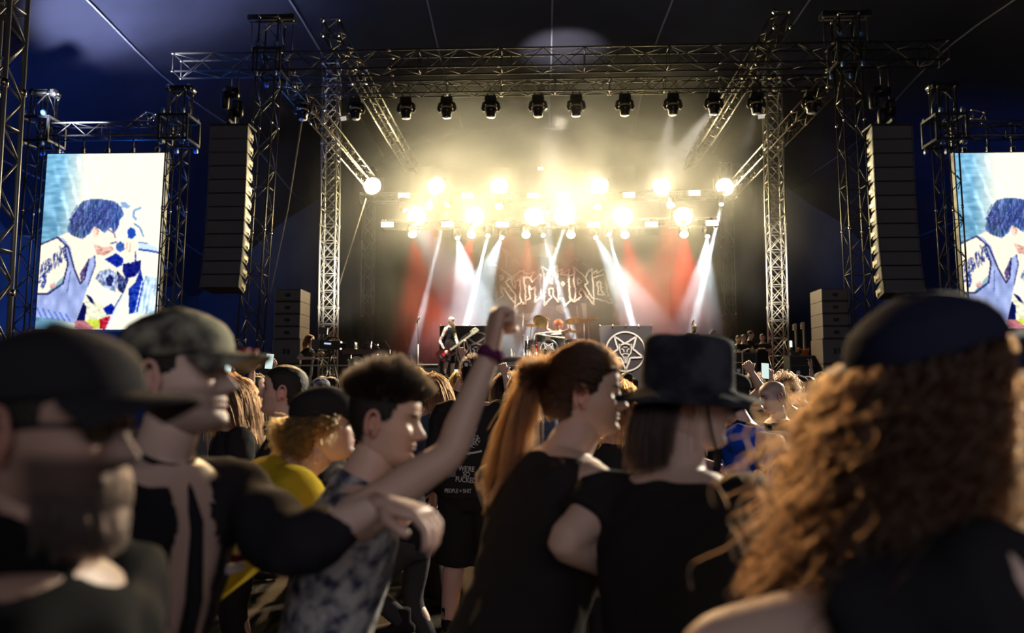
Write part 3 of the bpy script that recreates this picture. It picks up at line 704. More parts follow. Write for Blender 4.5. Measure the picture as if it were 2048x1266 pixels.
def video_wall(tl, tr, bl, label):
    a_, b_, c_ = at(*tl, YV), at(*tr, YV), at(*bl, YV)
    w_ = b_.x-a_.x; h_ = a_.z-c_.z; r = thing('video_wall', (a_.x+w_/2, YV, c_.z), label, 'screen', rot=(0, 0, 0))
    lean = (c_.x-a_.x)
    vs = []; fs = []; cols = []
    for j in range(IH+1):
        for i in range(IW+1):
            v = 1-j/IH; vs.append((-w_/2+w_*i/IW + lean*(1-v), -.06, h_*v))
    for j in range(IH):
        for i in range(IW):
            k = j*(IW+1)+i; fs.append((k, k+IW+1, k+IW+2, k+1))
    me = bpy.data.meshes.new('picture'); me.from_pydata(vs, [], fs); ca = me.color_attributes.new('Col', 'FLOAT_COLOR', 'CORNER')
    lin = np.where(IMG > .04045, ((IMG+.055)/1.055)**2.4, IMG/12.92).reshape(-1, 3)
    arr = np.ones((len(fs)*4, 4), np.float32); arr[:, :3] = np.repeat(lin, 4, axis=0); ca.data.foreach_set('color', arr.ravel())
    me.materials.append(m_led); o = bpy.data.objects.new('picture', me); C.objects.link(o); o.parent = r
    # cabinet tiles behind the picture
    b = MB(); b.add([(-w_/2-.03, -.05, h_+.03),(w_/2+.03,-.05,h_+.03),(w_/2+.03+lean,-.05,-.03),(-w_/2-.03+lean,-.05,-.03),(-w_/2-.03, .08, h_+.03),(w_/2+.03,.08,h_+.03),(w_/2+.03+lean,.08,-.03),(-w_/2-.03+lean,.08,-.03)],
        [(0,3,2,1),(4,5,6,7),(0,1,5,4),(1,2,6,5),(2,3,7,6),(3,0,4,7)]); b.build('cabinet', M['black'], r)
    for k in range(5):
        x = -w_/2+.25+k*(w_-.5)/4
        hb = MB(); hb.box((x,0,h_+.09), (.07,.06,.14)); hb.tube([(x-.06,-.03,h_+.06),(x-.06,-.03,h_+.16),(x+.06,-.03,h_+.16),(x+.06,-.03,h_+.06)], .012, 5)
        hb.build('hanger', M['chrome'] if k % 2 == 0 else M['gun'], r, kind='stuff')
        MB().tube([(x,0,h_+.1),(x,0,at(200,275,YV).z-c_.z)], .018, 6).build('strap', M['black'], r)
    return r
video_wall((98,310), (335,310), (73,660), 'tall bright video wall showing a tattooed singer in a vest, fully in view')
video_wall((1907,308), (2144,308), (1932,658), 'tall bright video wall showing the same singer, cut off at the frame edge')
# folded tripod-like antenna frames over the header trusses
for px, py, nm in ((292,236,'over the full video wall'), (1955,232,'over the cropped video wall')):
    c_ = at(px, py, YV); r = thing('corner_frame', c_, f'loose silver truss corner piece lying on the header truss {nm}', 'rigging')
    P = [Vector(v)*.22 for v in ((-1,-.6,-.5),(-.3,.5,.9),(.9,.2,.5),(.5,-.8,-.7))]; P2 = [v*.55+Vector((.02,.1,-.12)) for v in P]
    for i in range(4):
        MB().tube([P[i], P[(i+1)%4]], .016, 6).build('frame_tube', M['chrome'], r); MB().tube([P[i], P2[i]], .014, 6).build('frame_tube', M['chrome'], r)
        MB().lathe([(.01,-.03),(.03,-.02),(.03,.02),(.01,.03)], P[i], (0,1,0), 8).build('end_fitting', M['chrome'], r)
# ================================================================ figures
def skin_mat(name, col, rough=.5):
    m = mat(name, col, rough, vcol=True, bump=(260, .25, .002)); b = m.node_tree.nodes['Principled BSDF']
    b.inputs['Subsurface Weight'].default_value = 0.0
    return m
m_skin = skin_mat('skin', (.6,.42,.34))
SKIN = {'pale': (.66,.47,.39), 'warm': (.60,.41,.32), 'tan': (.36,.22,.165), 'rosy': (.66,.42,.36)}
def hair_mat(name, col, rough=.35, back=.5):
    if name in MATS: return MATS[name]
    m = bpy.data.materials.new(name); m.use_nodes = True; nt = m.node_tree; nt.nodes.remove(nt.nodes['Principled BSDF'])
    h = nt.nodes.new('ShaderNodeBsdfHairPrincipled'); h.parametrization = 'COLOR'; h.inputs['Color'].default_value = (*col, 1)
    h.inputs['Roughness'].default_value = rough; h.inputs['Radial Roughness'].default_value = .6
    nt.links.new(h.outputs[0], nt.nodes['Material Output'].inputs['Surface']); MATS[name] = m
    return m
HC_ = {'brown': (.036,.015,.006), 'dark': (.022,.012,.008), 'ginger': (.115,.034,.008), 'blond': (.20,.10,.032), 'black': (.008,.006,.005), 'grey': (.34,.31,.28), 'red': (.22,.03,.012)}  # red carries the red stage light on the drummer's hair
HMAT = {k: hair_mat('hair_'+k, v) for k, v in HC_.items()}
HSOLID = {k: mat('hair_mass_'+k, tuple(c*.45 for c in v), .55, bump=(160, .9, .006)) for k, v in HC_.items()}

ZT = np.array([.000,.008,.020,.032,.045,.058,.075,.095,.112,.128,.145,.165,.185,.205,.220,.230,.235])
FR = np.array([.050,.078,.090,.091,.086,.088,.087,.085,.083,.083,.090,.091,.086,.070,.048,.022,.0])
BK = np.array([.030,.036,.045,.052,.060,.068,.080,.092,.098,.101,.103,.103,.098,.084,.062,.034,.0])
WD = np.array([.026,.040,.050,.056,.060,.063,.067,.071,.073,.074,.0755,.0765,.074,.064,.046,.024,.0])
def head_pts(th, z, off=0.0, features=True):
    """point on the head for angle th (0 = nose, clockwise from above) and height z over the chin"""
    f = np.interp(z, ZT, FR)+off*np.clip((.236-z)*30,.0,1); bk = np.interp(z, ZT, BK)+off*np.clip((.236-z)*30,.0,1); w_ = np.interp(z, ZT, WD)+off*np.clip((.236-z)*30,.0,1)
    s, c = np.sin(th), np.cos(th)
    x = w_*np.sign(s)*np.abs(s)**.88
    y = np.where(c > 0, f*np.abs(c)**.88, -bk*np.abs(c)**.95)
    zz = z + off*np.clip((z-.12)/.11, 0, 1)
    if features:
        fr = np.clip(c*2, 0, 1); ax = np.abs(x); g = lambda v, m_, s_: np.exp(-((v-m_)/s_)**2)
        A = np.interp(z, [.070,.0765,.083,.090,.100,.115,.130,.145], [0,.014,.030,.033,.026,.016,.008,0]); sg = np.interp(z, [.075,.085,.095,.13], [.015,.0145,.010,.0075])
        y = y + fr*(A*np.exp(-(x/sg)**2))
        y = y - fr*.012*g(ax,.031,.015)*g(z,.121,.011) + fr*.0065*g(ax,.031,.011)*g(z,.1205,.0075) - fr*.0015*g(ax,.031,.013)*g(z,.1205,.0016)
        y = y + fr*.005*g(ax,.028,.020)*g(z,.139,.007) + fr*.004*g(ax,.045,.018)*g(z,.095,.014)
        y = y + fr*(.0065*g(x,0,.021)*g(z,.0625,.0045) + .0070*g(x,0,.019)*g(z,.0505,.0050) - .0045*g(x,0,.024)*g(z,.0565,.0018))
        y = y + fr*(.005*g(x,0,.018)*g(z,.020,.012) - .003*g(x,0,.02)*g(z,.040,.006) - .002*g(x,0,.004)*g(z,.070,.005))
    return np.stack([x, y, zz], -1)
def head_grid(nth, nz):
    th = np.linspace(0, 2*PI, nth, endpoint=False)
    th = th - .35*np.sin(th)*1.0          # more columns towards the face
    u = np.linspace(0, 1, nz)
    z = .235*(u - .06*np.sin(2*PI*u*1.0)*0 )
    z = .235*(1-np.cos(u*PI))/2*.25 + .235*u*.75
    return th, z
def grid_faces(nth, nz, o=0):
    return [(o+j*nth+i, o+j*nth+(i+1)%nth, o+(j+1)*nth+(i+1)%nth, o+(j+1)*nth+i) for j in range(nz-1) for i in range(nth)]

class Fig:
    """collects lofted limbs in the figure's own frame: x to its right, y forward, z up, feet at 0"""
    def __init__(s): s.mb = MB()
    def loft(s, rings, n=20, p=.92):
        """rings: (centre, right vector, forward vector, rx, ry)"""
        vs = []
        for c, ax, ay, rx, ry in rings:
            for j in range(n):
                a = 2*PI*j/n; ca, sa = math.cos(a), math.sin(a)
                vs.append(Vector(c)+Vector(ax)*(rx*math.copysign(abs(ca)**p, ca))+Vector(ay)*(ry*math.copysign(abs(sa)**p, sa)))
        k = len(rings)
        fs = [(i*n+j, i*n+(j+1)%n, (i+1)*n+(j+1)%n, (i+1)*n+j) for i in range(k-1) for j in range(n)]
        fs += [tuple(range(n-1,-1,-1)), tuple((k-1)*n+j for j in range(n))]
        s.mb.add(vs, fs, True)
    def limb(s, pts, rs, n=12): s.mb.tube(pts, rs, n)
def dens_path(pts, rs, k=5):
    """smooth limb: catmull-rom through pts"""
    P = [Vector(p) for p in pts]; out, ro = [], []
    for i in range(len(P)-1):
        p0, p1, p2, p3 = P[max(i-1,0)], P[i], P[i+1], P[min(i+2,len(P)-1)]
        for j in range(k):
            t = j/k; t2, t3 = t*t, t*t*t
            out.append(.5*((2*p1)+(p2-p0)*t+(2*p0-5*p1+4*p2-p3)*t2+(3*p1-p0-3*p2+p3)*t3)); ro.append(rs[i]*(1-t)+rs[i+1]*t)
    out.append(P[-1]); ro.append(rs[-1]); return out, ro
TORSO = [(.80,.125,.095),(.87,.165,.12),(.94,.172,.125),(1.02,.160,.117),(1.10,.150,.108),(1.20,.160,.115),(1.30,.176,.124),(1.38,.184,.120),(1.435,.176,.098),(1.475,.125,.078),(1.50,.085,.066)]
HIP = Vector((0,0,.93))
def pose_joints(sp):
    """joints of a figure in its own frame"""
    lean, side, twist = R(sp.get('lean',0)), R(sp.get('side',0)), R(sp.get('twist',0))
    T = Matrix.Rotation(-lean, 3, 'X') @ Matrix.Rotation(side, 3, 'Y') @ Matrix.Rotation(twist, 3, 'Z')
    tp = lambda v: HIP + T @ (Vector(v)-HIP)
    J = {'T': T, 'tp': tp}
    J['neck0'] = tp((0,-.012,1.49)); J['neck1'] = tp((0,.008,1.575))
    hr = sp.get('head', (0,0,0))   # yaw, pitch (down +), roll
    H = Matrix.Rotation(R(hr[0]), 3, 'Z') @ Matrix.Rotation(-R(hr[1]), 3, 'X') @ Matrix.Rotation(R(hr[2]), 3, 'Y')
    J['H'] = H; J['H0'] = tp((0,.005,1.60)) - H @ Vector((0,-.015,.045))      # origin of head frame (chin height, axis)
    bulk = sp.get('bulk', 1.0); sh = .178*(.6+.4*bulk)
    for sgn, nm in ((-1,'l'),(1,'r')):
        s0 = tp((sgn*sh,-.01,1.425)); J['sh'+nm] = s0
        a = sp.get('arm_'+nm, 'down')
        if isinstance(a, str):
            U, F_ = {'down': ((.16*sgn,-.08,-1),(.05*sgn,.25,-1)), 'bent': ((.3*sgn,-.1,-1),(-.5*sgn,1,.1)), 'front': ((.25*sgn,.5,-1),(-.6*sgn,1,.5)),
                     'up': ((.30*sgn,.45,1),(-.12*sgn,.15,1)), 'upbent': ((.7*sgn,.6,.35),(-.1*sgn,.25,1)), 'phone': ((.35*sgn,1,.25),(-.3*sgn,.35,1)), 'back': ((.3*sgn,-.7,-.8),(.1*sgn,.1,-1))}[a]
            U, F_ = Vector(U).normalized(), Vector(F_).normalized(); el = s0+U*.29; wr = el+F_*.255
            if a in ('down','bent','front','back'): pass
        else: el, wr = Vector(a[0]), Vector(a[1])
        J['el'+nm], J['wr'+nm] = el, wr
        J['hd'+nm] = (wr-el).normalized() if not (not isinstance(a, str) and len(a) > 2) else Vector(a[2]).normalized()
        lg = sp.get('leg_'+nm)
        st_ = sp.get('stance', .11)
        J['hp'+nm] = Vector((sgn*.092, 0, .90)); J['kn'+nm] = Vector((sgn*(st_+.0), .03, .49)); J['an'+nm] = Vector((sgn*(st_+.03), -.03, .085)); 
        if lg: J['kn'+nm], J['an'+nm] = Vector(lg[0]), Vector(lg[1])
        J['to'+nm] = J['an'+nm]+Vector((sgn*.04,.17,-.055)) if not lg or len(lg) < 3 else Vector(lg[2])
    return J
def torso_rings(J, g, z0, z1, bulk=1.0, belly=0.0):
    T, tp = J['T'], J['tp']; out = []
    for z, rx, ry in TORSO:
        if z < z0-.001 or z > z1+.001: continue
        k = min(1, max(0, (z-.86)/.2)); Tm = Matrix.Identity(3).lerp(T, k)
        c = HIP + Tm @ (Vector((0,0,z))-HIP) if k < 1 else tp((0,0,z))
        by = belly*math.exp(-((z-1.08)/.12)**2)
        out.append((c+Tm @ Vector((0,by*.6,0)), Tm @ Vector((1,0,0)), Tm @ Vector((0,1,0)), rx*bulk+g, ry*bulk+g+by))
    return out
def hand(mb, wr, d, nrm, sgn, pose='relaxed', k=1.0):
    """palm, four unequal fingers and a thumb; d points along the hand, nrm out of the palm"""
    d = Vector(d).normalized(); nrm = Vector(nrm); nrm = (nrm-d*nrm.dot(d)).normalized(); lat = d.cross(nrm)*sgn   # lat: towards the thumb side
    wr = Vector(wr); f = Fig(); f.mb = mb
    f.loft([(wr-d*.02*k, lat, nrm, .026*k, .019*k),(wr+d*.01*k, lat, nrm, .029*k, .018*k),(wr+d*.045*k, lat, nrm, .040*k, .017*k),(wr+d*.078*k, lat, nrm, .042*k, .015*k),(wr+d*.092*k, lat, nrm, .036*k, .010*k)], 14)
    L = [.068,.078,.073,.056]; curl = {'relaxed': (22,30,20), 'fist': (85,95,60), 'open': (4,6,4), 'droop': (35,40,25), 'grip': (60,70,40)}
    for i in range(4):
        ps = pose
        if pose == 'horns': ps = 'open' if i in (0,3) else 'fist'
        if pose == 'point': ps = 'open' if i == 0 else 'fist'
        if pose == 'two': ps = 'open' if i in (0,1) else 'fist'
        c = curl[ps]; o = wr+d*.088*k+lat*((.030-.020*i)*k); dd = d+lat*(.06*(1.5-i)*.6); dd.normalize(); p = [o-dd*.014*k]; a = 0; pp = o
        for seg, ca in zip((.45,.32,.23), c):
            a += R(ca+i*2); v = dd*math.cos(a)+nrm*math.sin(a); p.append(pp); pp = pp+v*(L[i]*seg*k*1.02)
        p.append(pp); mb.tube(p, [.0085*k,.0095*k,.0088*k,.0080*k,.0062*k], 8)
    ta = lat*.75+d*.65+nrm*.25; ta.normalize(); o = wr+d*.022*k+lat*.026*k+nrm*.004
    t1 = o+ta*.042*k
    bend = {'fist': d*.2-lat*.75+nrm*.8, 'grip': d*.5-lat*.4+nrm*.7, 'horns': d*.2-lat*.8+nrm*.7, 'two': d*.2-lat*.8+nrm*.7}.get(pose, d*.9+lat*.25+nrm*.15)
    bend = Vector(bend).normalized(); t2 = t1+bend*.030*k; t3 = t2+bend*.024*k
    mb.tube([o-ta*.01, o, t1, t2, t3], [.012*k,.0125*k,.0108*k,.0098*k,.0072*k], 8)
def remeshed(mb, vox, smooth=2, name='tmp'):
    me = bpy.data.meshes.new(name); me.from_pydata(mb.v, [], mb.f); o = bpy.data.objects.new(name, me); C.objects.link(o)
    m = o.modifiers.new('r', 'REMESH'); m.mode = 'VOXEL'; m.voxel_size = vox; m.use_smooth_shade = True
    if smooth: s = o.modifiers.new('s', 'SMOOTH'); s.factor = .5; s.iterations = smooth
    dg = bpy.context.evaluated_depsgraph_get(); ev = o.evaluated_get(dg); out = bpy.data.meshes.new_from_object(ev)
    bpy.data.objects.remove(o); bpy.data.meshes.remove(me); return out
def mesh_np(me):
    v = np.empty(len(me.vertices)*3); me.vertices.foreach_get('co', v); v = v.reshape(-1,3)
    f = [tuple(p.vertices) for p in me.polygons]; return v, f
def make_mesh(name, V, F, mtl, col=None):
    me = bpy.data.meshes.new(name); me.from_pydata([tuple(p) for p in V], [], F); me.polygons.foreach_set('use_smooth', [True]*len(F)); me.materials.append(mtl)
    if col is not None:
        ca = me.color_attributes.new('Col', 'FLOAT_COLOR', 'POINT'); a = np.ones((len(V), 4), np.float32); a[:, :3] = col; ca.data.foreach_set('color', a.ravel())
    me.update(); return me
def wobble(V, amp, fr, seed=0):
    r_ = np.random.RandomState(seed); d = np.zeros(len(V))
    for _ in range(5):
        k = r_.randn(3)*fr; d += np.sin(V @ k + r_.rand()*6.28)
    return d*amp/3
def body_mesh(sp, J, skin, vox):
    bulk = sp.get('bulk', 1.0); f = Fig(); ab = .6+.4*bulk
    f.loft(torso_rings(J, 0, .80, 1.50, bulk, sp.get('belly',0)))
    n0, n1 = J['neck0'], J['neck1']; hb = J['H0']+J['H'] @ Vector((0,-.025,.06))
    nk = .057*sp.get('neck', 1.0)
    f.limb(*dens_path([n0-(n1-n0)*.4, n0, n1, hb], [nk*1.15, nk*1.06, nk, nk*.9], 3), n=16)
    for s_, nm in ((-1,'l'),(1,'r')):
        a, e, w_ = J['sh'+nm], J['el'+nm], J['wr'+nm]; up = (e-a)
        f.limb(*dens_path([J['tp']((s_*.10,-.01,1.41)), a+up*.04, a+up*.35, a+up*.7, e, e+(w_-e)*.25, e+(w_-e)*.65, w_],
               [r_*ab*(1 if i > 1 else 1) for i, r_ in enumerate((.062,.063,.053,.047,.041,.042,.034,.027))], 3), n=14)
        h, k, an = J['hp'+nm], J['kn'+nm], J['an'+nm]
        f.limb(*dens_path([h, h+(k-h)*.4, k, k+(an-k)*.3+Vector((0,-.012,0)), an], [r_*bulk for r_ in (.090,.080,.056,.056,.037)], 4), n=14)
        if not sp.get('shoes', True):
            f.limb([an, J['to'+nm]], [.035,.03])
    me = remeshed(f.mb, vox); V, F = mesh_np(me); bpy.data.meshes.remove(me)
    col = np.tile(np.array(SKIN[skin]), (len(V),1)); col = col*(1+wobble(V,.05,14,3))[:,None]
    # tattoos on the arms
    if sp.get('tattoo'):
        for nm in sp['tattoo']:
            e, w_, a = np.array(J['el'+nm]), np.array(J['wr'+nm]), np.array(J['sh'+nm])
            for p0, p1 in ((e, w_), (a+(e-a)*.25, e)):
                t = ((V-p0) @ (p1-p0))/((p1-p0) @ (p1-p0)); d = np.linalg.norm(V-p0-np.clip(t,0,1)[:,None]*(p1-p0), axis=1)
                pat = (np.sin(V @ np.array([75,52,38]))+np.sin(V @ np.array([-40,66,-71])+1)+wobble(V,1.2,60,5)) > .55
                m_ = (t > .05) & (t < .9) & (d < .065) & pat; col[m_] = np.array((.09,.10,.13))
    # head
    hi = vox < .009; nth, nz = (84, 72) if hi else (40, 36)
    th, z = head_grid(nth, nz); TH, Z = np.meshgrid(th, z); P = head_pts(TH, Z).reshape(-1,3)
    Hm = np.array(J['H']); H0 = np.array(J['H0']); jaw = sp.get('jaw', 1.0)
    ks = sp.get('headscale', 1.0); P = P*np.array((ks, ks, ks))
    hc = np.tile(np.array(SKIN[skin]), (len(P),1)); x, y, zz = P[:,0]/ks, P[:,1]/ks, P[:,2]/ks; g = lambda v, m_, s_: np.exp(-((v-m_)/s_)**2); front = y > .03
    lip = np.clip(g(x,0,.024)*(g(zz,.0625,.0050)+g(zz,.0500,.0055))*1.6*front, 0, 1)[:,None]; hc = hc*(1-lip)+np.array((.42,.17,.15))*lip
    dk = np.array(HC_[sp.get('hair', 'brown')])*.7+.01
    brow = np.clip(g(np.abs(x),.032,.018)*g(zz,.1415+.0*x,.0042)*2.0*front, 0, 1)[:,None]; hc = hc*(1-brow)+dk*brow
    eye = np.clip(g(np.abs(x),.031,.012)*g(zz,.1195,.0030)*1.6*front, 0, 1)[:,None]*.8; hc = hc*(1-eye)+np.array((.05,.035,.03))*eye
    mth = np.clip(g(x,0,.024)*g(zz,.0565,.0014)*front*1.2, 0, 1)[:,None]; hc = hc*(1-mth)+np.array((.10,.03,.03))*mth
    blush = np.clip(g(np.abs(x),.045,.02)*g(zz,.092,.018)*front, 0, 1)[:,None]*.25; hc = hc*(1-blush)+np.array((.62,.30,.25))*blush
    st_ = sp.get('stubble', 0)
    if st_:
        m_ = np.clip((1-np.clip((zz-.078)/.02,0,1))*np.clip((y+.02)/.04,0,1), 0, 1)[:,None]*st_; hc = hc*(1-m_)+dk*1.4*m_
    if sp.get('buzz'):
        m_ = scalp(TH.reshape(-1), zz)[:,None]*sp['buzz']; hc = hc*(1-m_)+dk*1.2*m_
    V2 = P @ Hm.T + H0; F2 = grid_faces(nth, nz); F2 += [tuple(range(nth-1,-1,-1))]
    parts_V, parts_F, parts_C = [V, V2], [F, [tuple(i+len(V) for i in q) for q in F2]], [col, hc]; o = len(V)+len(V2)
    # ears and hands
    mb = MB()
    for s_ in (-1,1):
        c0 = Vector((s_*.0745*ks,-.008*ks,.108*ks)); rim = []
        for i in range(13):
            a = R(-70+i*27); rim.append(c0+Vector((s_*(.006+.006*math.sin(a*.5)), -.012+.0175*math.cos(a)*-1, .031*math.sin(a)*1.0+(.004 if 0 < a < PI else 0)))*ks)
        mb.tube(rim, [.0035*ks]+[.0048*ks]*11+[.005*ks], 7)
        mb.lathe([(.001,-.005),(.021*ks,-.003),(.024*ks,.001),(.012*ks,.0035),(.004*ks,.001)], c0+Vector((s_*.003,-.010,-.002))*ks, (s_,-.35,0), 12)
        mb.tube([c0+Vector((s_*.004,-.001,-.022))*ks, c0+Vector((s_*.006,-.006,-.034))*ks], [.007*ks,.006*ks], 8)
    VE = np.array([tuple(v) for v in mb.v]) @ Hm.T + H0; parts_V.append(VE); parts_F.append([tuple(i+o for i in q) for q in mb.f]); parts_C.append(np.tile(np.array(SKIN[skin])*np.array((1.05,.80,.78)), (len(VE),1))); o += len(VE)
    mb = MB()
    for s_, nm in ((-1,'l'),(1,'r')):
        fd = (J['wr'+nm]-J['el'+nm]).normalized(); inn = sp.get('palm_'+nm)
        if inn is None: inn = J['T'] @ Vector((-s_,.2,0)) if abs(fd.z) > .5 and fd.z < 0 else Vector((0,1,0.2)) if fd.z > .5 else Vector((-s_*.2,0,-1))
        hand(mb, J['wr'+nm], J['hd'+nm], inn, s_, sp.get('hand_'+nm, 'relaxed'), sp.get('handscale', 1.02))
    VH = np.array([tuple(v) for v in mb.v]); parts_V.append(VH); parts_F.append([tuple(i+o for i in q) for q in mb.f]); parts_C.append(np.tile(np.array(SKIN[skin])*np.array((1,.93,.9)), (len(VH),1)))
    return make_mesh('person', np.concatenate(parts_V), sum(parts_F, []), m_skin, np.concatenate(parts_C))
def scalp(th, z):
    """1 where hair grows"""
    th = np.mod(th+PI, 2*PI)-PI; a = np.abs(th)
    line = np.interp(a, [0,.7,1.15,1.35,1.6,1.75,2.2,3.15], [.178,.180,.165,.118,.112,.125,.055,.045])
    return np.clip((z-line)/.008+.5, 0, 1)
def to_head(sp, J, P): 
    ks = sp.get('headscale', 1.0); return (P*ks) @ np.array(J['H']).T + np.array(J['H0'])
def hair_shell(sp, J, thick, seed=1, m=None, name='hair', amp=.25, top=None, zmin=None):
    nth, nz = 56, 40; th, z = head_grid(nth, nz); TH, Z = np.meshgrid(th, z); msk = scalp(TH, Z)
    off = -0.012+(thick+.012)*msk
    if top is not None:   # extra height on top, (amount, forward bias)
        off = off + msk*top*np.clip((Z-.165)/.05,0,1)*(1+.35*np.cos(TH))
    P = head_pts(TH, Z, 0, False)
    c = np.array((0,-.008,.12)); d = P-c; d /= np.linalg.norm(d, axis=-1, keepdims=True)+1e-9
    P = P+d*off[...,None]; P = P.reshape(-1,3)
    n = wobble(P, 1, 90, seed)*thick*amp; P = P+d.reshape(-1,3)*(n*msk.reshape(-1))[:,None]
    F = grid_faces(nth, nz); return make_mesh(name, to_head(sp, J, P), F, m or HSOLID[sp.get('hair','brown')])
def curves_obj(name, P, rad, mtl, parent):
    """P: (n strands, k points, 3)"""
    n, k, _ = P.shape; hc = bpy.data.hair_curves.new(name); hc.add_curves([k]*n)
    hc.attributes['position'].data.foreach_set('vector', P.astype(np.float32).ravel())
    ra = hc.attributes.get('radius') or hc.attributes.new('radius', 'FLOAT', 'POINT')
    r_ = np.tile(np.linspace(1, .35, k)*rad, n).astype(np.float32); ra.data.foreach_set('value', r_)
    hc.materials.append(mtl); o = bpy.data.objects.new(name, hc); C.objects.link(o); o.parent = parent; o['kind'] = 'stuff'; return o
def strands(sp, J, n, length, k=14, seed=1, curl=0, comb=(0,-.6,-.3), spread=.02, grav=1.0, wind=(0,0,0), zlo=.03, jitter=.25, parting=True, lvar=.35, shoulder=True, gather=None, freq=26, zhi=1.0):
    r_ = np.random.RandomState(seed); th, z = [], []
    while len(th) < n:
        t = r_.rand(n*2)*2*PI-PI; zz = .235*(r_.rand(n*2)**.75); m_ = scalp(t, zz) > .5; m_ &= (zz > zlo) & (zz < zhi)
        th += list(t[m_]); z += list(zz[m_])
    th, z = np.array(th[:n]), np.array(z[:n]); P0 = head_pts(th, z, .004, False); c = np.array((0,-.008,.125)); nr = P0-c; nr /= np.linalg.norm(nr, axis=1, keepdims=True)
    Hm = np.array(J['H']); H0 = np.array(J['H0']); ks = sp.get('headscale', 1.0)
    p = (P0*ks) @ Hm.T+H0; nr = nr @ Hm.T; cw = c*ks @ Hm.T+H0; cm = np.array(comb) @ Hm.T
    L = length*(1-lvar*r_.rand(n))/(k-1); out = [p.copy()]; sd = np.sign(P0[:,0]+.0005)
    sidev = (np.stack([sd, 0*sd, 0*sd], -1)*.55) @ Hm.T if parting else 0
    v = nr*.8+cm*.8+sidev; jt = r_.randn(n,3)*jitter; sp_off = r_.rand(n)*spread
    G = np.array((0,0,-1.)); W_ = np.array(wind)
    tc_ = np.array(J['tp']((0,0,1.30))); tr = np.array((.215*sp.get('bulk',1),.155*sp.get('bulk',1),.24))
    Tm = np.array(J['T'])
    for i in range(1, k):
        t = i/(k-1); v = v/(np.linalg.norm(v,axis=1,keepdims=True)+1e-9); v = v*(1-.42*grav)+G*.42*grav*(.5+t)+cm*.22*(1-t)+W_*t+jt*.18
        if gather is not None:
            gp = np.array(gather) @ Hm.T*ks+H0; d = gp-p; dn = np.linalg.norm(d,axis=1,keepdims=True); v = v*.3+d/(dn+1e-6)*1.2*(1-t)**1
        v = v/(np.linalg.norm(v,axis=1,keepdims=True)+1e-9); p = p+v*L[:,None]
        # stay outside the skull and the shoulders
        q = (p-cw) @ Hm; er = np.array((.080,.104,.118))*ks+ (.006+sp_off)[:,None]; e = np.linalg.norm(q/er,axis=1); ins = e < 1
        q[ins] = q[ins]/e[ins][:,None]; p = q @ Hm.T+cw
        if shoulder:
            q = (p-tc_) @ Tm; e = np.linalg.norm(q/tr,axis=1); ins = e < 1; q[ins] = q[ins]/e[ins][:,None]; p = q @ Tm.T+tc_
        out.append(p.copy())
    P = np.stack(out, 1)
    q = (P-cw) @ Hm; infront = ((q[...,1] > .070*ks) & (np.abs(q[...,0]) < .062*ks) & (q[...,2] < .035*ks)).any(1); P = P[~infront]; n = len(P)
    if curl:
        t = np.linspace(0,1,k)[None,:,None]; ph = r_.rand(n)[:,None]*6.28; fr = freq*length
        a = ph+np.linspace(0,1,k)[None,:]*fr; u = r_.randn(n,3); u /= np.linalg.norm(u,axis=1,keepdims=True); w_ = np.cross(u, np.array((.3,.2,1.))); w_ /= np.linalg.norm(w_,axis=1,keepdims=True); u2 = np.cross(w_, np.array((0,0,1.)))
        P = P+(w_[:,None,:]*np.cos(a)[...,None]+u2[:,None,:]*np.sin(a)[...,None])*curl*np.clip(t*4,0,1)
    return P
def clumped(P, m, seed=2, amt=.7):
    """pull strands towards a few guides so that locks form"""
    r_ = np.random.RandomState(seed); g = r_.choice(len(P), m, replace=False); d = ((P[:,0][:,None]-P[g,0][None])**2).sum(-1); idx = g[d.argmin(1)]
    t = np.linspace(0,1,P.shape[1])[None,:,None]; return P*(1-amt*t)+P[idx]*(amt*t)
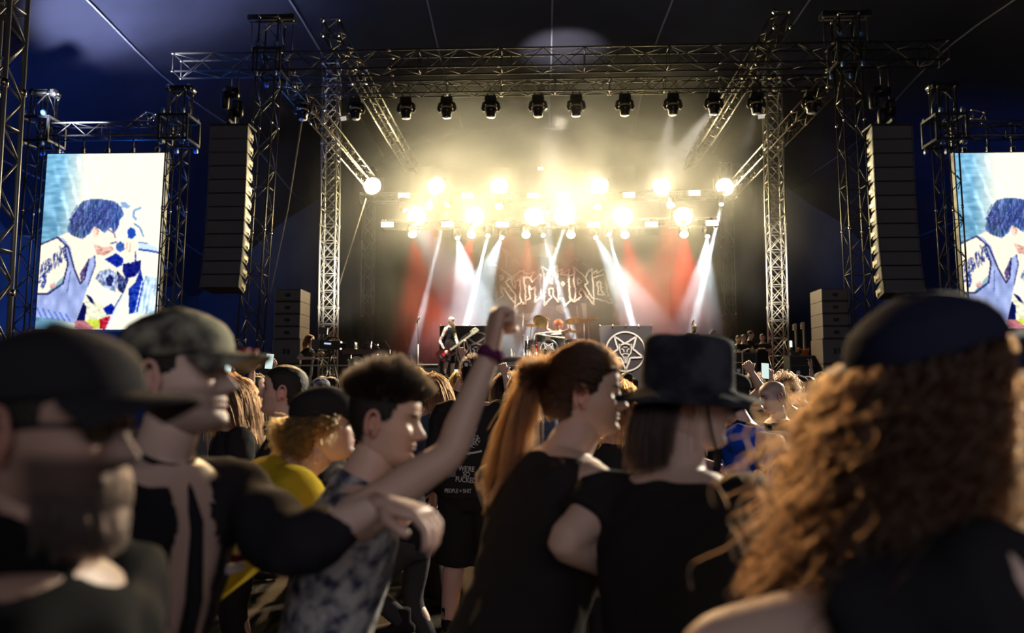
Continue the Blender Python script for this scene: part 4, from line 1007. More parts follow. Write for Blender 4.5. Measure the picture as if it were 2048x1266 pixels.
def cap_mesh(sp, J, m_, name='cap', brim=True, back=False, tilt=0, offs=.014, low=.150, bl=.078, bw=1.15, droop=.012):
    """baseball cap: panelled dome and curved peak"""
    mb = MB(); nth = 48; rows = 14; Vs = []
    for j in range(rows+1):
        t = j/rows; zz = low+.004*np.cos(np.linspace(0,2*PI,nth,endpoint=False)) + (.2335-low)*t
        th = np.linspace(0,2*PI,nth,endpoint=False); P = head_pts(th, zz, offs, False); P[:,2] += .004*t
        Vs.append(P)
    V = np.concatenate(Vs); F = grid_faces(nth, rows+1); F.append(tuple(rows*nth+i for i in range(nth)))
    Vi = V.copy(); 
    bt = head_pts(np.linspace(0,2*PI,nth,endpoint=False), np.full(nth, low), offs-.006, False); o = len(V); V = np.concatenate([V, bt]); F += [(o+i, o+(i+1)%nth, (i+1)%nth, i) for i in range(nth)]
    # button
    mb.lathe([(.001,.004),(.008,.003),(.009,0)], (0,-.008,.252), (0,0,1), 10)
    o = len(V); V = np.concatenate([V, np.array([tuple(v) for v in mb.v])]); F += [tuple(i+o for i in q) for q in mb.f]
    if brim:
        sg = -1 if back else 1; nu, nv = 20, 7; G = []
        for side in (0,1):
            for j in range(nv):
                for i in range(nu):
                    a = (i/(nu-1)-.5)*2*bw; base = head_pts(np.array([a if not back else PI-a]), np.array([low+.006]), offs-.002, False)[0]
                    v = j/(nv-1); ext = bl*math.cos(a*.95/bw*1.2)**.6*v if abs(a) < bw*1.3 else 0
                    G.append((base[0]*(1+.12*v), base[1]+sg*ext, base[2]-droop*v-.022*(a/bw)**2*(.4+v)-.004*side))
        G = np.array(G); o = len(V); V = np.concatenate([V, G]); n1 = nu*nv
        for s_ in (0,1): F += [(o+s_*n1+j*nu+i, o+s_*n1+j*nu+i+1, o+s_*n1+(j+1)*nu+i+1, o+s_*n1+(j+1)*nu+i) for j in range(nv-1) for i in range(nu-1)]
        F += [(o+(nv-1)*nu+i, o+(nv-1)*nu+i+1, o+n1+(nv-1)*nu+i+1, o+n1+(nv-1)*nu+i) for i in range(nu-1)]
    if tilt:
        c, s_ = math.cos(R(tilt)), math.sin(R(tilt)); y, z = V[:,1].copy(), V[:,2].copy()-.16; V[:,1] = y*c+z*s_; V[:,2] = -y*s_+z*c+.16
    return make_mesh(name, to_head(sp, J, V), F, m_)
def bucket_mesh(sp, J, m_):
    nth = 60; th = np.linspace(0,2*PI,nth,endpoint=False); rows = []
    base = head_pts(th, np.full(nth,.150), .018, False)
    def ring(k, z, wav=0, add=0):
        P = base.copy(); c = np.array((0,-.008,0)); P = (P-c)*k+c; d = (P-c); d[:,2] = 0; d /= np.linalg.norm(d,axis=1,keepdims=True); P = P+d*add; P[:,2] = z+wav*np.sin(th*2+.8)+wav*.6*np.sin(th*3+2); return P
    rows = [ring(1.0,.106,.004,.052), ring(1.0,.105,.014,.066), ring(1.0,.112,.014,.065), ring(1.0,.126,.009,.036), ring(1.0,.142,.002,.006), ring(1.0,.150,0,.001), ring(1.0,.170), ring(.99,.200), ring(.985,.230), ring(.975,.255), ring(.95,.268), ring(.85,.274), ring(.4,.277), ring(.02,.277)]
    V = np.concatenate(rows); V[:,2] += wobble(V,.003,40,2); F = grid_faces(nth, len(rows)); return make_mesh('bucket_hat', to_head(sp, J, V), F, m_)
def cloth_mesh(sp, J, name, m_, *a, open_front=0, **k):
    me = cloth_mesh_(sp, J, name, m_, *a, **k)
    if open_front:
        bm = bmesh.new(); bm.from_mesh(me); Ti = J['T'].transposed(); dl = []
        for f in bm.faces:
            c = HIP + Ti @ (f.calc_center_median()-HIP)
            q = f.calc_center_median()
            if any((q-(J['sh'+n_]+(J['el'+n_]-J['sh'+n_])*min(1,max(0,(q-J['sh'+n_]).dot(J['el'+n_]-J['sh'+n_])/(J['el'+n_]-J['sh'+n_]).length_squared)))).length < .085 for n_ in 'lr'): continue
            if .02 < c.y < .24 and abs(c.x) < open_front*(1-.35*max(0,(c.z-1.1)/.35)): dl.append(f)
        bmesh.ops.delete(bm, geom=dl, context='FACES'); bm.to_mesh(me); bm.free()
    return me
def cloth_mesh_(sp, J, name, m_, z0=.84, z1=1.475, sleeve=.45, g=.012, vox=.014, fold=.006, seed=1, bare=(), thick_neck=False, col=None, collar=None):
    bulk = sp.get('bulk', 1.0); ab = .6+.4*bulk; f = Fig(); f.loft(torso_rings(J, g, z0, z1, bulk, sp.get('belly',0)), 28)
    for s_, nm in ((-1,'l'),(1,'r')):
        if nm in bare: continue
        a, e, w_ = J['sh'+nm], J['el'+nm], J['wr'+nm]
        if sleeve <= 0: 
            continue
        up = e-a; pts = [J['tp']((s_*.08,-.01,1.40)), a+up*.02]; rs = [.066*ab+g, .067*ab+g]
        if sleeve <= 1: pts += [a+up*sleeve*.5, a+up*sleeve]; rs += [.058*ab+g+.006, .054*ab+g+.012]
        else: pts += [a+up*.5, e, e+(w_-e)*.5, e+(w_-e)*(sleeve-1)]; rs += [.055*ab+g, .046*ab+g+.004, .042*ab+g, .034*ab+g]
        f.limb(*dens_path(pts, rs, 3), n=14)
    if collar: f.limb([J['neck0']-(J['neck1']-J['neck0'])*.2, J['neck0']+(J['neck1']-J['neck0'])*collar], [.080,.070], 16)
    me = remeshed(f.mb, vox, 1); V, F = mesh_np(me)
    me.calc_loop_triangles(); nr = np.empty(len(V)*3); me.vertices.foreach_get('normal', nr); nr = nr.reshape(-1,3); bpy.data.meshes.remove(me)
    V = V+nr*(wobble(V*np.array((1,1,.55)), fold, 24, seed)+wobble(V, fold*.4, 60, seed+7))[:,None]
    c = None
    if col is not None: c = col(V)
    return make_mesh(name, V, F, m_, c)
def legs_mesh(sp, J, name, m_, shorts=False, vox=.016):
    bulk = sp.get('bulk', 1.0); f = Fig(); f.loft(torso_rings(J, .010, .80, .95, bulk, sp.get('belly',0)*.6), 24)
    for nm in 'lr':
        h, k, an = J['hp'+nm], J['kn'+nm], J['an'+nm]
        if shorts: f.limb(*dens_path([h, h+(k-h)*.5, k+(h-k)*-.12], [.105*bulk,.105*bulk,.100*bulk], 4), n=16)
        else: f.limb(*dens_path([h, h+(k-h)*.4, k, k+(an-k)*.5, an+Vector((0,0,.01))], [r_*bulk for r_ in (.102,.092,.070,.066,.060)], 4), n=16)
    me = remeshed(f.mb, vox, 1); V, F = mesh_np(me); bpy.data.meshes.remove(me); V = V+(wobble(V,.005,22,4))[:,None]*np.array((1,1,.2))
    return make_mesh(name, V, F, m_)
def shoe_mesh(J, nm, m_, high=.10):
    an, to = J['an'+nm], J['to'+nm]; d = (to-an); dl = Vector((d.x, d.y, 0)).normalized(); f = Fig(); s_ = dl.cross(Vector((0,0,1))); zb = min(an.z-.05, to.z)
    U = Vector((0,0,1))
    base = Vector((an.x, an.y, an.z-.055))
    f.loft([(base-dl*.075+U*.02, s_, U, .025,.02),(base-dl*.06+U*.025, s_, U, .036,.034),(base+dl*.02+U*.03, s_, U, .040,.042),(base+dl*.09+U*.018, s_, U, .046,.030),(base+dl*.15+U*.010, s_, U, .046,.024),(base+dl*.19+U*.005, s_, U, .030,.016)], 16)
    f.limb([an-U*.03, an+U*high], [.047,.046], 14)
    return f
m_cloth = {}
def cloth_mat(name, col, rough=.85, **kw):
    return mat('cloth_'+name, col, rough, bump=(300,.4,.003), spec=.06, **kw)
BLACK = cloth_mat('black', (.026,.024,.026)); CHAR = cloth_mat('charcoal', (.045,.043,.046)); NAVY = cloth_mat('navy', (.02,.028,.06)); DENIM = cloth_mat('denim', (.07,.10,.17), noise=(30,(.10,.14,.22),4))
YELLOW = cloth_mat('yellow', (.62,.44,.03)); BLUE = cloth_mat('blue', (.01,.07,.62)); GREY = cloth_mat('grey', (.20,.20,.21)); OLIVE = cloth_mat('olive', (.08,.08,.05)); MAROON = cloth_mat('maroon', (.12,.02,.03)); WHITEC = cloth_mat('white', (.6,.58,.55))
TIE = cloth_mat('tie_dye', (.045,.055,.09), noise=(24,(.45,.44,.43),5)); CAMO = cloth_mat('camo', (.035,.034,.034), noise=(16,(.26,.25,.19),3)); CAMOB = cloth_mat('dark_camo', (.018,.019,.026), noise=(14,(.05,.052,.068),3))
def kid(name, me, parent, label=None, kind=None):
    o = bpy.data.objects.new(name, me); C.objects.link(o); o.parent = parent
    if label: o['label'] = label
    if kind: o['kind'] = kind
    return o
def dress(root, sp, J, vox=.012):
    """hair, hat and clothes as children of the body"""
    hk = sp.get('hairstyle', 'short'); hcol = sp.get('hair', 'brown'); q = sp.get('q', 1.0); sd = sp.get('seed', 1)
    hat = sp.get('hat')
    if hk == 'short': kid('hair', hair_shell(sp, J, .010, sd), root)
    if hk == 'crop': kid('hair', hair_shell(sp, J, .004, sd), root)
    if hk in ('long','ponytail','curly','bun','quiff'):
        kid('hair', hair_shell(sp, J, .010 if hk != 'quiff' else .004, sd, top=.022 if hk == 'quiff' else None), root)
    if hk == 'short' and q > .5: curves_obj('hair_strands', strands(sp, J, int(900*q), .028, 5, sd, grav=.1, comb=(0,-.3,.3), shoulder=False, zlo=.10, parting=False), .0012, HMAT[hcol], root)
    if hk == 'long': curves_obj('hair_strands', clumped(strands(sp, J, int(700*q), sp.get('hlen', .38), 14, sd, wind=sp.get('wind',(0,0,0))), 60, sd, .55), .0022 if q < 2 else .0011, HMAT[hcol], root)
    if hk == 'curly': curves_obj('hair_strands', strands(sp, J, int(900*q), sp.get('hlen', .16), 26, sd, curl=.010, spread=.07, grav=.75, jitter=.5, comb=(0,-.3,0)), .0018, HMAT[hcol], root)
    b_ = sp.get('beard')
    if b_:
        n = int(750*q); r_ = np.random.RandomState(sd+5); th = np.clip(r_.randn(n)*.62, -1.35, 1.35); z = .003+.045*r_.rand(n); z = np.where((np.abs(th) < .4) & (r_.rand(n) < .3), .070+.004*r_.rand(n), z)
        P0 = head_pts(th, z, .001); nr = P0-np.array((0,0,.06)); nr /= np.linalg.norm(nr,axis=1,keepdims=True); k = 8; L = b_*(.6+.4*r_.rand(n)); P = [P0]
        for i in range(1,k):
            v = nr*(1-i/k)*.35+np.array((0,.02,-1.))*(.45+i/k)+r_.randn(n,3)*.12; v /= np.linalg.norm(v,axis=1,keepdims=True); P.append(P[-1]+v*(L/(k-1))[:,None])
        P = np.stack(P,1); P = to_head(sp, J, P.reshape(-1,3)).reshape(P.shape); curves_obj('beard', P, .0016 if q < 2 else .001, HMAT[sp.get('beardcol', hcol)], root)
    if hat == 'cap': kid('cap', cap_mesh(sp, J, sp.get('hatmat', BLACK), tilt=sp.get('captilt', 0)), root)
    if hat == 'cap_back': kid('cap', cap_mesh(sp, J, sp.get('hatmat', BLACK), back=True), root)
    if hat == 'beanie': kid('beanie', cap_mesh(sp, J, sp.get('hatmat', BLACK), name='beanie', brim=False, low=.135), root)
    if hat == 'bucket': kid('bucket_hat', bucket_mesh(sp, J, sp.get('hatmat', CAMOB)), root)
    top = sp.get('top', 'tee')
    if top == 'tee': kid('t_shirt', cloth_mesh(sp, J, 't_shirt', sp.get('topmat', BLACK), sleeve=.55, vox=vox, seed=sd), root)
    if top == 'vest': kid('sleeveless_shirt', cloth_mesh(sp, J, 'sleeveless_shirt', sp.get('topmat', BLACK), sleeve=0, vox=vox, seed=sd), root)
    if top == 'hoodie': kid('hoodie', cloth_mesh(sp, J, 'hoodie', sp.get('topmat', BLACK), sleeve=1.95, g=.018, vox=vox, seed=sd, collar=sp.get('collar', .45), fold=.009), root)
    if top == 'jacket': kid('jacket', cloth_mesh(sp, J, 'jacket', sp.get('topmat', BLACK), sleeve=1.92, g=.020, vox=vox, seed=sd, collar=.3, fold=.008), root)
    lm = sp.get('legs', 'pants')
    kid('trousers' if lm == 'pants' else 'shorts', legs_mesh(sp, J, lm, sp.get('legmat', BLACK), lm == 'shorts', max(vox,.016)), root)
    if sp.get('shoes', True):
        for nm in 'lr':
            f = shoe_mesh(J, nm, BLACK); me = remeshed(f.mb, .012, 1); me.materials.append(sp.get('shoemat', BLACK)); kid('shoe', me, root)
def make_person(sp, vox=.012, cvox=.014):
    J = pose_joints(sp); me = body_mesh(sp, J, sp.get('skin', 'pale'), vox); o = bpy.data.objects.new('person', me); C.objects.link(o)
    dress(o, sp, J, cvox); return o, J
def put(o, J, px, py, Y, yaw, fit=True, s=None):
    """stand the figure so that the middle of its head is where the photograph shows it; its height follows from feet on the ground"""
    w_ = at(px, py, Y); hc = J['H0']+J['H'] @ Vector((0,-.008,.12)); s = s or (w_.z/hc.z if fit else 1.0)
    Rz = Matrix.Rotation(R(yaw), 3, 'Z'); off = Rz @ (hc*s); o.scale = (s,s,s); o.rotation_euler = (0,0,R(yaw)); o.location = (w_.x-off.x, w_.y-off.y, 0 if s and abs(w_.z-hc.z*s) < .02 else w_.z-hc.z*s)
    return s
def frame_of(sp, px, py, Y, yaw):
    """returns a function taking world points into the figure's frame (iterated: scale depends only on head height)"""
    J = pose_joints(sp); w_ = at(px, py, Y); hc = J['H0']+J['H'] @ Vector((0,-.008,.12)); s = w_.z/hc.z
    Rz = Matrix.Rotation(R(yaw), 3, 'Z'); off = Rz @ (hc*s); loc = Vector((w_.x-off.x, w_.y-off.y, 0)); inv = Rz.transposed()
    return (lambda wp: (inv @ (Vector(wp)-loc))/s), s
# ================================================================ the people close to the camera
def F(sp, px, py, Y, yaw, label, vox=.009, cvox=.014, arms=None, group=None):
    fr, s = frame_of(sp, px, py, Y, yaw)
    for nm, a in (arms or {}).items():
        v = [fr(at(*a[0])), fr(at(*a[1]))]
        if len(a) > 2: v.append((fr(at(*a[2]))-v[1]))
        sp['arm_'+nm] = tuple(v)
    o, J = make_person(sp, vox, cvox); put(o, J, px, py, Y, yaw); tag(o, label, 'person', group)
    return o, J, fr
def band(root, J, nm, m_, name='wristband', r=.034, w_=.022, at_=.04):
    e, wr = J['el'+nm], J['wr'+nm]; d = (wr-e).normalized(); mb = MB(); mb.lathe([(r,-w_/2),(r+.004,-w_/2),(r+.005,0),(r+.004,w_/2),(r,w_/2)], wr-d*at_, d, 20, cap=False); return mb.build(name, m_, root)
def decal(root, name, m_, J, polys, o, ux, uy, th=.003):
    mb = MB()
    for p in polys: mb.prism(p, o, ux, uy, th)
    return mb.build(name, m_, root, kind='stuff')
def text_mesh(txt, size, m_, name='lettering', spacing=1.0, width=1.0, depth=.0015, align='CENTER'):
    cu = bpy.data.curves.new('t', 'FONT'); cu.body = txt; cu.size = size; cu.extrude = depth; cu.align_x = align; cu.align_y = 'CENTER'; cu.space_character = spacing; cu.offset = size*.012
    o = bpy.data.objects.new('t', cu); C.objects.link(o); dg = bpy.context.evaluated_depsgraph_get(); me = bpy.data.meshes.new_from_object(o.evaluated_get(dg)); bpy.data.objects.remove(o)
    me.transform(Matrix.Diagonal((width,1,1,1))); me.materials.clear(); me.materials.append(m_); ob = bpy.data.objects.new(name, me); C.objects.link(ob); ob['kind'] = 'stuff'; return ob
DARKB = cloth_mat('deep_black', (.020,.019,.023))
# --- man with the ponytail
sp = dict(hair='brown', hairstyle='none', top='vest', lean=20, head=(-32,2,0), skin='pale', bulk=1.15, q=3, seed=3, stubble=.12, hand_r='relaxed', tattoo='l', neck=1.1)
o, J, fr = F(sp, 1168, 786, 2.15, -58, 'man in black sleeveless shirt with brown hair tied back, wide-mouthed, facing the bucket hat', .008, arms={'r': ((1062,1100,2.02),(1215,1180,2.25)), 'l': ((975,958,2.45),(1012,1082,2.35))})
kid('hair', hair_shell(sp, J, .007, 3, amp=.12), o)
curves_obj('hair_strands', strands(sp, J, 2600, .26, 14, 5, gather=(0,-.135,.165), grav=0, shoulder=False, parting=False, comb=(0,-1,0), jitter=.05, lvar=.1), .0011, HMAT['brown'], o)
k = to_head(sp, J, np.array([[0,-.125,.170]]))[0]; back = np.array(J['H'] @ Vector((0,-1,0)))
r_ = np.random.RandomState(8); n = 1500; kk = 22; P = [np.tile(k,(n,1))+r_.randn(n,3)*.008]; v0 = np.tile(back*.9+np.array((0,0,.1)),(n,1))+r_.randn(n,3)*.25
fly = np.array(fr(at(1015,885,2.3)))-k; fly /= np.linalg.norm(fly)
sel = (r_.rand(n) < .5)[:,None]
for i in range(1,kk):
    t = i/kk; v0 = v0*.75+np.where(sel, fly*.42+np.array((0,0,-.10)), np.array((0,-.12,-.55)))+r_.randn(n,3)*.11; v0 /= np.linalg.norm(v0,axis=1,keepdims=True); P.append(P[-1]+v0*(.022*(.5+.7*r_.rand(n)))[:,None])
P = np.stack(P,1); tc_ = np.array(J['tp']((0,0,1.27))); Tm = np.array(J['T']); q_ = (P-tc_) @ Tm; er = np.array((.235,.165,.26)); e = np.linalg.norm(q_/er,axis=-1,keepdims=True); q_ = np.where(e < 1, q_/np.maximum(e,1e-6), q_); P = q_ @ Tm.T+tc_
curves_obj('ponytail', clumped(P, 60, 3, .45), .0012, HMAT['ginger'], o)  # orange backlight put into the brown ponytail as ginger
n = 260; P = [np.tile(k,(n,1))+r_.randn(n,3)*.010]; v0 = np.tile(fly,(n,1))+r_.randn(n,3)*.16+np.array((0,0,.12))
for i in range(1,20):
    v0 = v0+np.array((0,0,-.030))+r_.randn(n,3)*.035; v0 /= np.linalg.norm(v0,axis=1,keepdims=True); P.append(P[-1]+v0*(.016*(.4+.8*r_.rand(n)))[:,None])
curves_obj('flyaway_hair', clumped(np.stack(P,1), 22, 5, .6), .0011, HMAT['ginger'], o)  # ginger colour again carries the orange backlight on brown hair
mb = MB(); bun = [Vector(k)+Vector(back)*(.02+.035*math.cos(a))+Vector((0,0,.018*math.sin(a))) for a in np.linspace(-2.4,2.6,12)]; mb.tube(bun, [.012]+[.019]*10+[.010], 10); mb.build('hair_knot', HSOLID['brown'], o)
# --- man with the raised fist
sp = dict(hair='dark', hairstyle='none', buzz=.55, top='vest', topmat=TIE, lean=14, head=(-14,8,0), skin='warm', bulk=.98, q=3, seed=4, hand_r='fist', handscale=1.25, neck=1.05, legmat=TIE)
o, J, fr = F(sp, 765, 838, 1.95, -74, 'man with dark undercut hair raising his fist, in patterned sleeveless shirt', .007, arms={'r': ((898,908,1.80),(982,705,1.84),(992,640,1.84)), 'l': ((700,1180,2.2),(690,1330,2.2))})
kid('hair', hair_shell(sp, J, .002, 4, top=.024, amp=.3, m=HSOLID['black']), o)
P = strands(sp, J, 2600, .055, 6, 9, grav=-.12, comb=(.0,.25,.35), shoulder=False, parting=False, zlo=.165, jitter=.12); curves_obj('hair_strands', P, .0013, HMAT['black'], o)
kid('shirt_collar', (lambda f: (f.limb([J['neck0']-(J['neck1']-J['neck0'])*.35, J['neck0']+(J['neck1']-J['neck0'])*.25], [.092,.078], 18), make_mesh('shirt_collar', np.array([tuple(v) for v in f.mb.v]), f.mb.f, TIE))[1])(Fig()), o)
band(o, J, 'r', cloth_mat('purple', (.10,.02,.07)), r=.031, w_=.028, at_=.005)
# --- man in the camouflage cap, jacket open over bare chest
sp = dict(hair='dark', hairstyle='crop', hat='cap', hatmat=CAMO, top='none', lean=10, head=(22,-3,0), skin='pale', bulk=1.02, q=2, seed=6, stubble=.45, hand_l='droop', headscale=1.04, palm_l=(0,0,-1))
o, J, fr = F(sp, 352, 752, 1.55, -112, 'grinning man in camouflage cap with black jacket hanging open over bare chest, arm stretched out', .008, arms={'l': ((592,1092,1.50),(765,1008,1.47),(850,1030,1.44)), 'r': ((230,1180,1.45),(330,1300,1.4))})
kid('jacket', cloth_mesh(sp, J, 'jacket', DARKB, sleeve=1.12, g=.013, vox=.012, seed=6, collar=.22, fold=.009, open_front=.085), o)
mb = MB(); nb = J['neck0']
for rr_, dz in ((.066,.030),(.074,.0)):
    mb.lathe([(rr_,-.006),(rr_+.006,-.004),(rr_+.006,.004),(rr_,.006)], nb+Vector((0,.008,dz)), J['T'] @ Vector((0,.35,1)), 26, cap=False)
mb.build('choker', DARKB, o); 
mb = MB(); T_ = J['tp']; mb.tube([T_((0,.070,1.47)),T_((.004,.120,1.40)),T_((.0,.146,1.25)),T_((.006,.140,1.05)),T_((0,.13,.95))], [.010,.014,.016,.014,.010], 8); mb.build('hanging_scarf', DARKB, o)
for i, (z, c) in enumerate(((1.36,M['redp']),(1.335,WHITEC),(1.31,MAROON),(1.285,WHITEC))): MB().box(T_((-.125,.155-.01*i,z)), (.045,.012,.018)).build('patch', c, o)
for i in range(6): MB().box(T_((-.150,.155,1.10-.028*i)), (.030,.012,.020)).build('patch', cloth_mat('patch_blue',(.16,.19,.26)), o)
MB().box(to_head(sp, J, np.array([[.050,.150,.155]]))[0], (.014,.020,.006), J['H']).build('cap_stripe', mat('stripe_red',(.30,.02,.03),.7), o)
MB().box(to_head(sp, J, np.array([[.040,.165,.153]]))[0], (.014,.014,.005), J['H']).build('cap_stripe', mat('stripe_red',(.30,.02,.03),.7), o)
# --- man with black cap and sunglasses
sp = dict(hair='dark', hairstyle='crop', hat='cap', hatmat=DARKB, top='hoodie', topmat=cloth_mat('jet', (.006,.006,.007)), lean=4, head=(6,4,0), skin='tan', bulk=1.1, q=3, seed=8, beard=.055, beardcol='dark', captilt=-7, collar=.95, stubble=.9)
o, J, fr = F(sp, 100, 850, .92, -98, 'bearded man in plain black cap and dark sunglasses, closest figure', .008)
mb = MB()
for s_ in (-1,1):
    g = to_head(sp, J, np.array([[s_*.033+.020*math.cos(a), .088-.012*abs(math.cos(a)*.5+s_*.5*1)*1, .120+.017*math.sin(a)] for a in np.linspace(0,2*PI,16,endpoint=False)])); g2 = to_head(sp, J, np.array([[s_*.033+.020*math.cos(a), .083-.012*abs(math.cos(a)*.5+s_*.5*1), .120+.017*math.sin(a)] for a in np.linspace(0,2*PI,16,endpoint=False)]))
    mb.add(list(g)+list(g2), [tuple(range(16)), tuple(range(31,15,-1))]+[(i,i+16,(i+1)%16+16,(i+1)%16) for i in range(16)])
    tm = to_head(sp, J, np.array([[s_*.054,.080,.128],[s_*.076,.03,.126],[s_*.080,-.02,.118]])); mb.tube(tm, .0035, 6)
mb.tube(to_head(sp, J, np.array([[-.014,.093,.124],[0,.098,.126],[.014,.093,.124]])), .003, 6)
mb.build('sunglasses', M['blackgloss'], o, kind='stuff')
# --- curly head filling the right side
sp = dict(hair='brown', hairstyle='none', hat='cap', hatmat=cloth_mat('midnight', (.018,.022,.045)), top='tee', topmat=DARKB, lean=26, head=(-8,-14,0), skin='pale', bulk=1.0, q=3, seed=9, captilt=-4)
o, J, fr = F(sp, 1868, 772, 1.1, -74, 'person with a big mass of long curly brown hair under a dark blue cap', .009, arms={'r': ((1440,1290,1.04),(1330,1500,1.0))})
kid('hair', hair_shell(sp, J, .008, 9, amp=.2), o)
P = strands(sp, J, 3600, .36, 46, 11, curl=.012, spread=.03, grav=.98, jitter=.24, comb=(0,-.6,-.3), lvar=.45, parting=True, freq=62, zhi=.165)
curves_obj('curly_hair', P, .0016, HMAT['brown'], o)
P = strands(sp, J, 700, .34, 40, 21, curl=.014, spread=.05, grav=.85, jitter=.5, comb=(0,-.9,-.2), lvar=.5, parting=True, freq=54, zhi=.15)
curves_obj('curly_hair', P, .0012, HMAT['brown'], o)
# --- person in the bucket hat
sp = dict(hair='dark', hairstyle='none', hat='bucket', top='tee', lean=10, head=(-62,4,-4), skin='pale', bulk=1.05, q=2.5, seed=10, legmat=BLACK)
o, J, fr = F(sp, 1372, 800, 1.85, -26, 'person seen from behind in dark camouflage bucket hat and black t-shirt', .009, arms={'l': ((1128,1085,1.80),(1255,1150,2.0)), 'r': ((1500,1120,1.80),(1460,1290,1.95))})
kid('hair', hair_shell(sp, J, .006, 10), o)
P = strands(sp, J, 2200, .17, 12, 12, grav=.8, comb=(0,-.4,-.6), jitter=.2, parting=True, zlo=.05, zhi=.115); curves_obj('hair_strands', clumped(P,70,4,.5), .0012, HMAT['dark'], o)
mb = MB(); mb.tube(to_head(sp, J, np.array([[.082,.02,.135],[.080,.030,.08],[.066,.045,.03],[.045,.06,.0],[.0,.066,-.035]])), .0035, 6); mb.build('chin_cord', DARKB, o)
# --- yellow shirt
sp = dict(hair='blond', hairstyle='none', hat='cap', top='tee', topmat=YELLOW, lean=46, head=(-14,-4,0), skin='rosy', bulk=1.0, q=1.5, seed=13, arm_l='front', arm_r='front')
o, J, fr = F(sp, 646, 850, 2.6, -58, 'stooping person in yellow t-shirt with blond curls under a black cap', .009)
kid('hair', hair_shell(sp, J, .012, 13), o)
P = strands(sp, J, 1500, .085, 22, 13, curl=.008, spread=.02, grav=.5, jitter=.5, zlo=.04, zhi=.15, freq=120, shoulder=False, comb=(0,-.6,0)); curves_obj('curly_hair', P, .0013, HMAT['blond'], o)
# --- laughing man facing the other way
sp = dict(hair='dark', hairstyle='crop', buzz=.6, top='tee', lean=24, head=(6,-6,0), skin='rosy', bulk=1.12, q=1, seed=14, arm_l='front', arm_r='front', stubble=.15, neck=1.15)
F(sp, 571, 781, 3.5, 84, 'laughing man with cropped hair and black t-shirt turned away from the drums', .008)
# --- person with long hair and a wrist watch
sp = dict(hair='brown', hairstyle='long', top='tee', lean=6, head=(8,18,0), skin='warm', q=1.5, seed=15, arm_l='bent', arm_r='down', hlen=.36)
o, J, fr = F(sp, 452, 792, 4.2, 118, 'long-haired person in black t-shirt wearing a watch, behind the camouflage cap', .010)
w_ = band(o, J, 'l', M['white'], 'watch', .031, .03, .03)
# --- man from behind with the printed black jacket
sp = dict(hair='dark', hairstyle='short', hat='cap', top='jacket', topmat=BLACK, lean=2, head=(3,4,0), skin='rosy', bulk=1.28, belly=.03, q=1, seed=16, legs='shorts', arm_l='down', arm_r='down', stance=.12, hatmat=DARKB, captilt=-2)
o, J, fr = F(sp, 948, 752, 5.35, -4, 'broad man seen from behind in printed black jacket and shorts with a hip chain', .009)
PR = mat('print_grey', (.62,.61,.60), .8); PR2 = mat('print_dark_grey', (.17,.17,.18), .8)
from mathutils.bvhtree import BVHTree
_jk = [c for c in o.children if c.name.startswith('jacket')][0].data; _bv = BVHTree.FromPolygons([v.co[:] for v in _jk.vertices], [p.vertices[:] for p in _jk.polygons])
def bk(px, py, d=-.008, spread=.03):
    q = fr(at(px, py, 5.35-.22)); ys = []
    for dx in (-spread,0,spread):
        for dz in (-.02,0,.02):
            h = _bv.ray_cast(Vector((q.x+dx,-1,q.z+dz)), Vector((0,1,0)))[0]
            if h: ys.append(h.y)
    return Vector((q.x, (min(ys) if ys else q.y)+d, q.z))
def backprint(txt, px, py, size, width=.8, rotz=0, m_=PR, name='lettering'):
    t_ = text_mesh(txt, size, m_, name, width=width); t_.parent = o; t_.location = bk(px, py); t_.rotation_euler = (R(90), R(rotz), 0); return t_
backprint("WE'RE", 933, 938, .046, .80, 4); backprint('SO', 933, 949, .046, .8, 4); backprint('FUCKED', 932, 960, .046, .78, 4); backprint('PEOPLE = SHIT', 916, 982, .036, .74, 0)
mb = MB(); c_ = bk(905, 947); ux, uz = Vector((1,0,0)), Vector((0,0,1))
ribbon(mb, [(-.026,.02),(-.018,.034),(0,.028),(.018,.034),(.026,.02)], .008, c_, ux, uz); ribbon(mb, [(-.03,-.03),(.03,.03)], .007, c_, ux, uz); ribbon(mb, [(.03,-.03),(-.03,.03)], .007, c_, ux, uz)
mb.prism([(-.017,.016),(-.020,-.004),(-.010,-.022),(.010,-.022),(.020,-.004),(.017,.016)], c_+Vector((0,-.003,0)), ux, uz, .002); mb.build('skull_badge', PR2, o, kind='stuff')
r_ = random.Random(4); mb = MB(); c_ = bk(936, 872, -.008, .07)
for i in range(46):
    a = r_.uniform(0,2*PI); rr_ = r_.uniform(.03,.085); x, z = rr_*math.cos(a)*.75, rr_*math.sin(a)*1.15; ribbon(mb, [(x,z),(x+r_.uniform(-.03,.03), z+r_.uniform(-.03,.03)),(x+r_.uniform(-.02,.02), z-r_.uniform(.01,.03))], .005, c_, ux, uz)
ribbon(mb, [(-.09,-.095),(-.04,-.11),(.03,-.108),(.09,-.095)], .012, c_, ux, uz); mb.build('back_print', PR, o, kind='stuff')
for i, ch in enumerate('OLUTURMIO'):
    a = R(205-26*i); c0 = np.array([-.040,-.119,.185]); q_ = c0+np.array([.030*math.cos(a), 0, .030*math.sin(a)])
    t_ = text_mesh(ch, .019, M['white'], 'cap_lettering'); t_.parent = o; t_.location = Vector(to_head(sp, J, q_[None])[0])+Vector((0,-.012-.35*0,0)); t_.rotation_euler = (R(90), -(a-R(90)), 0)
mb = MB(); mb.lathe([(.001,.003),(.013,.002),(.014,0)], to_head(sp, J, np.array([[-.040,-.124,.185]]))[0], (0,-1,0), 14); mb.build('cap_emblem', PR, o)
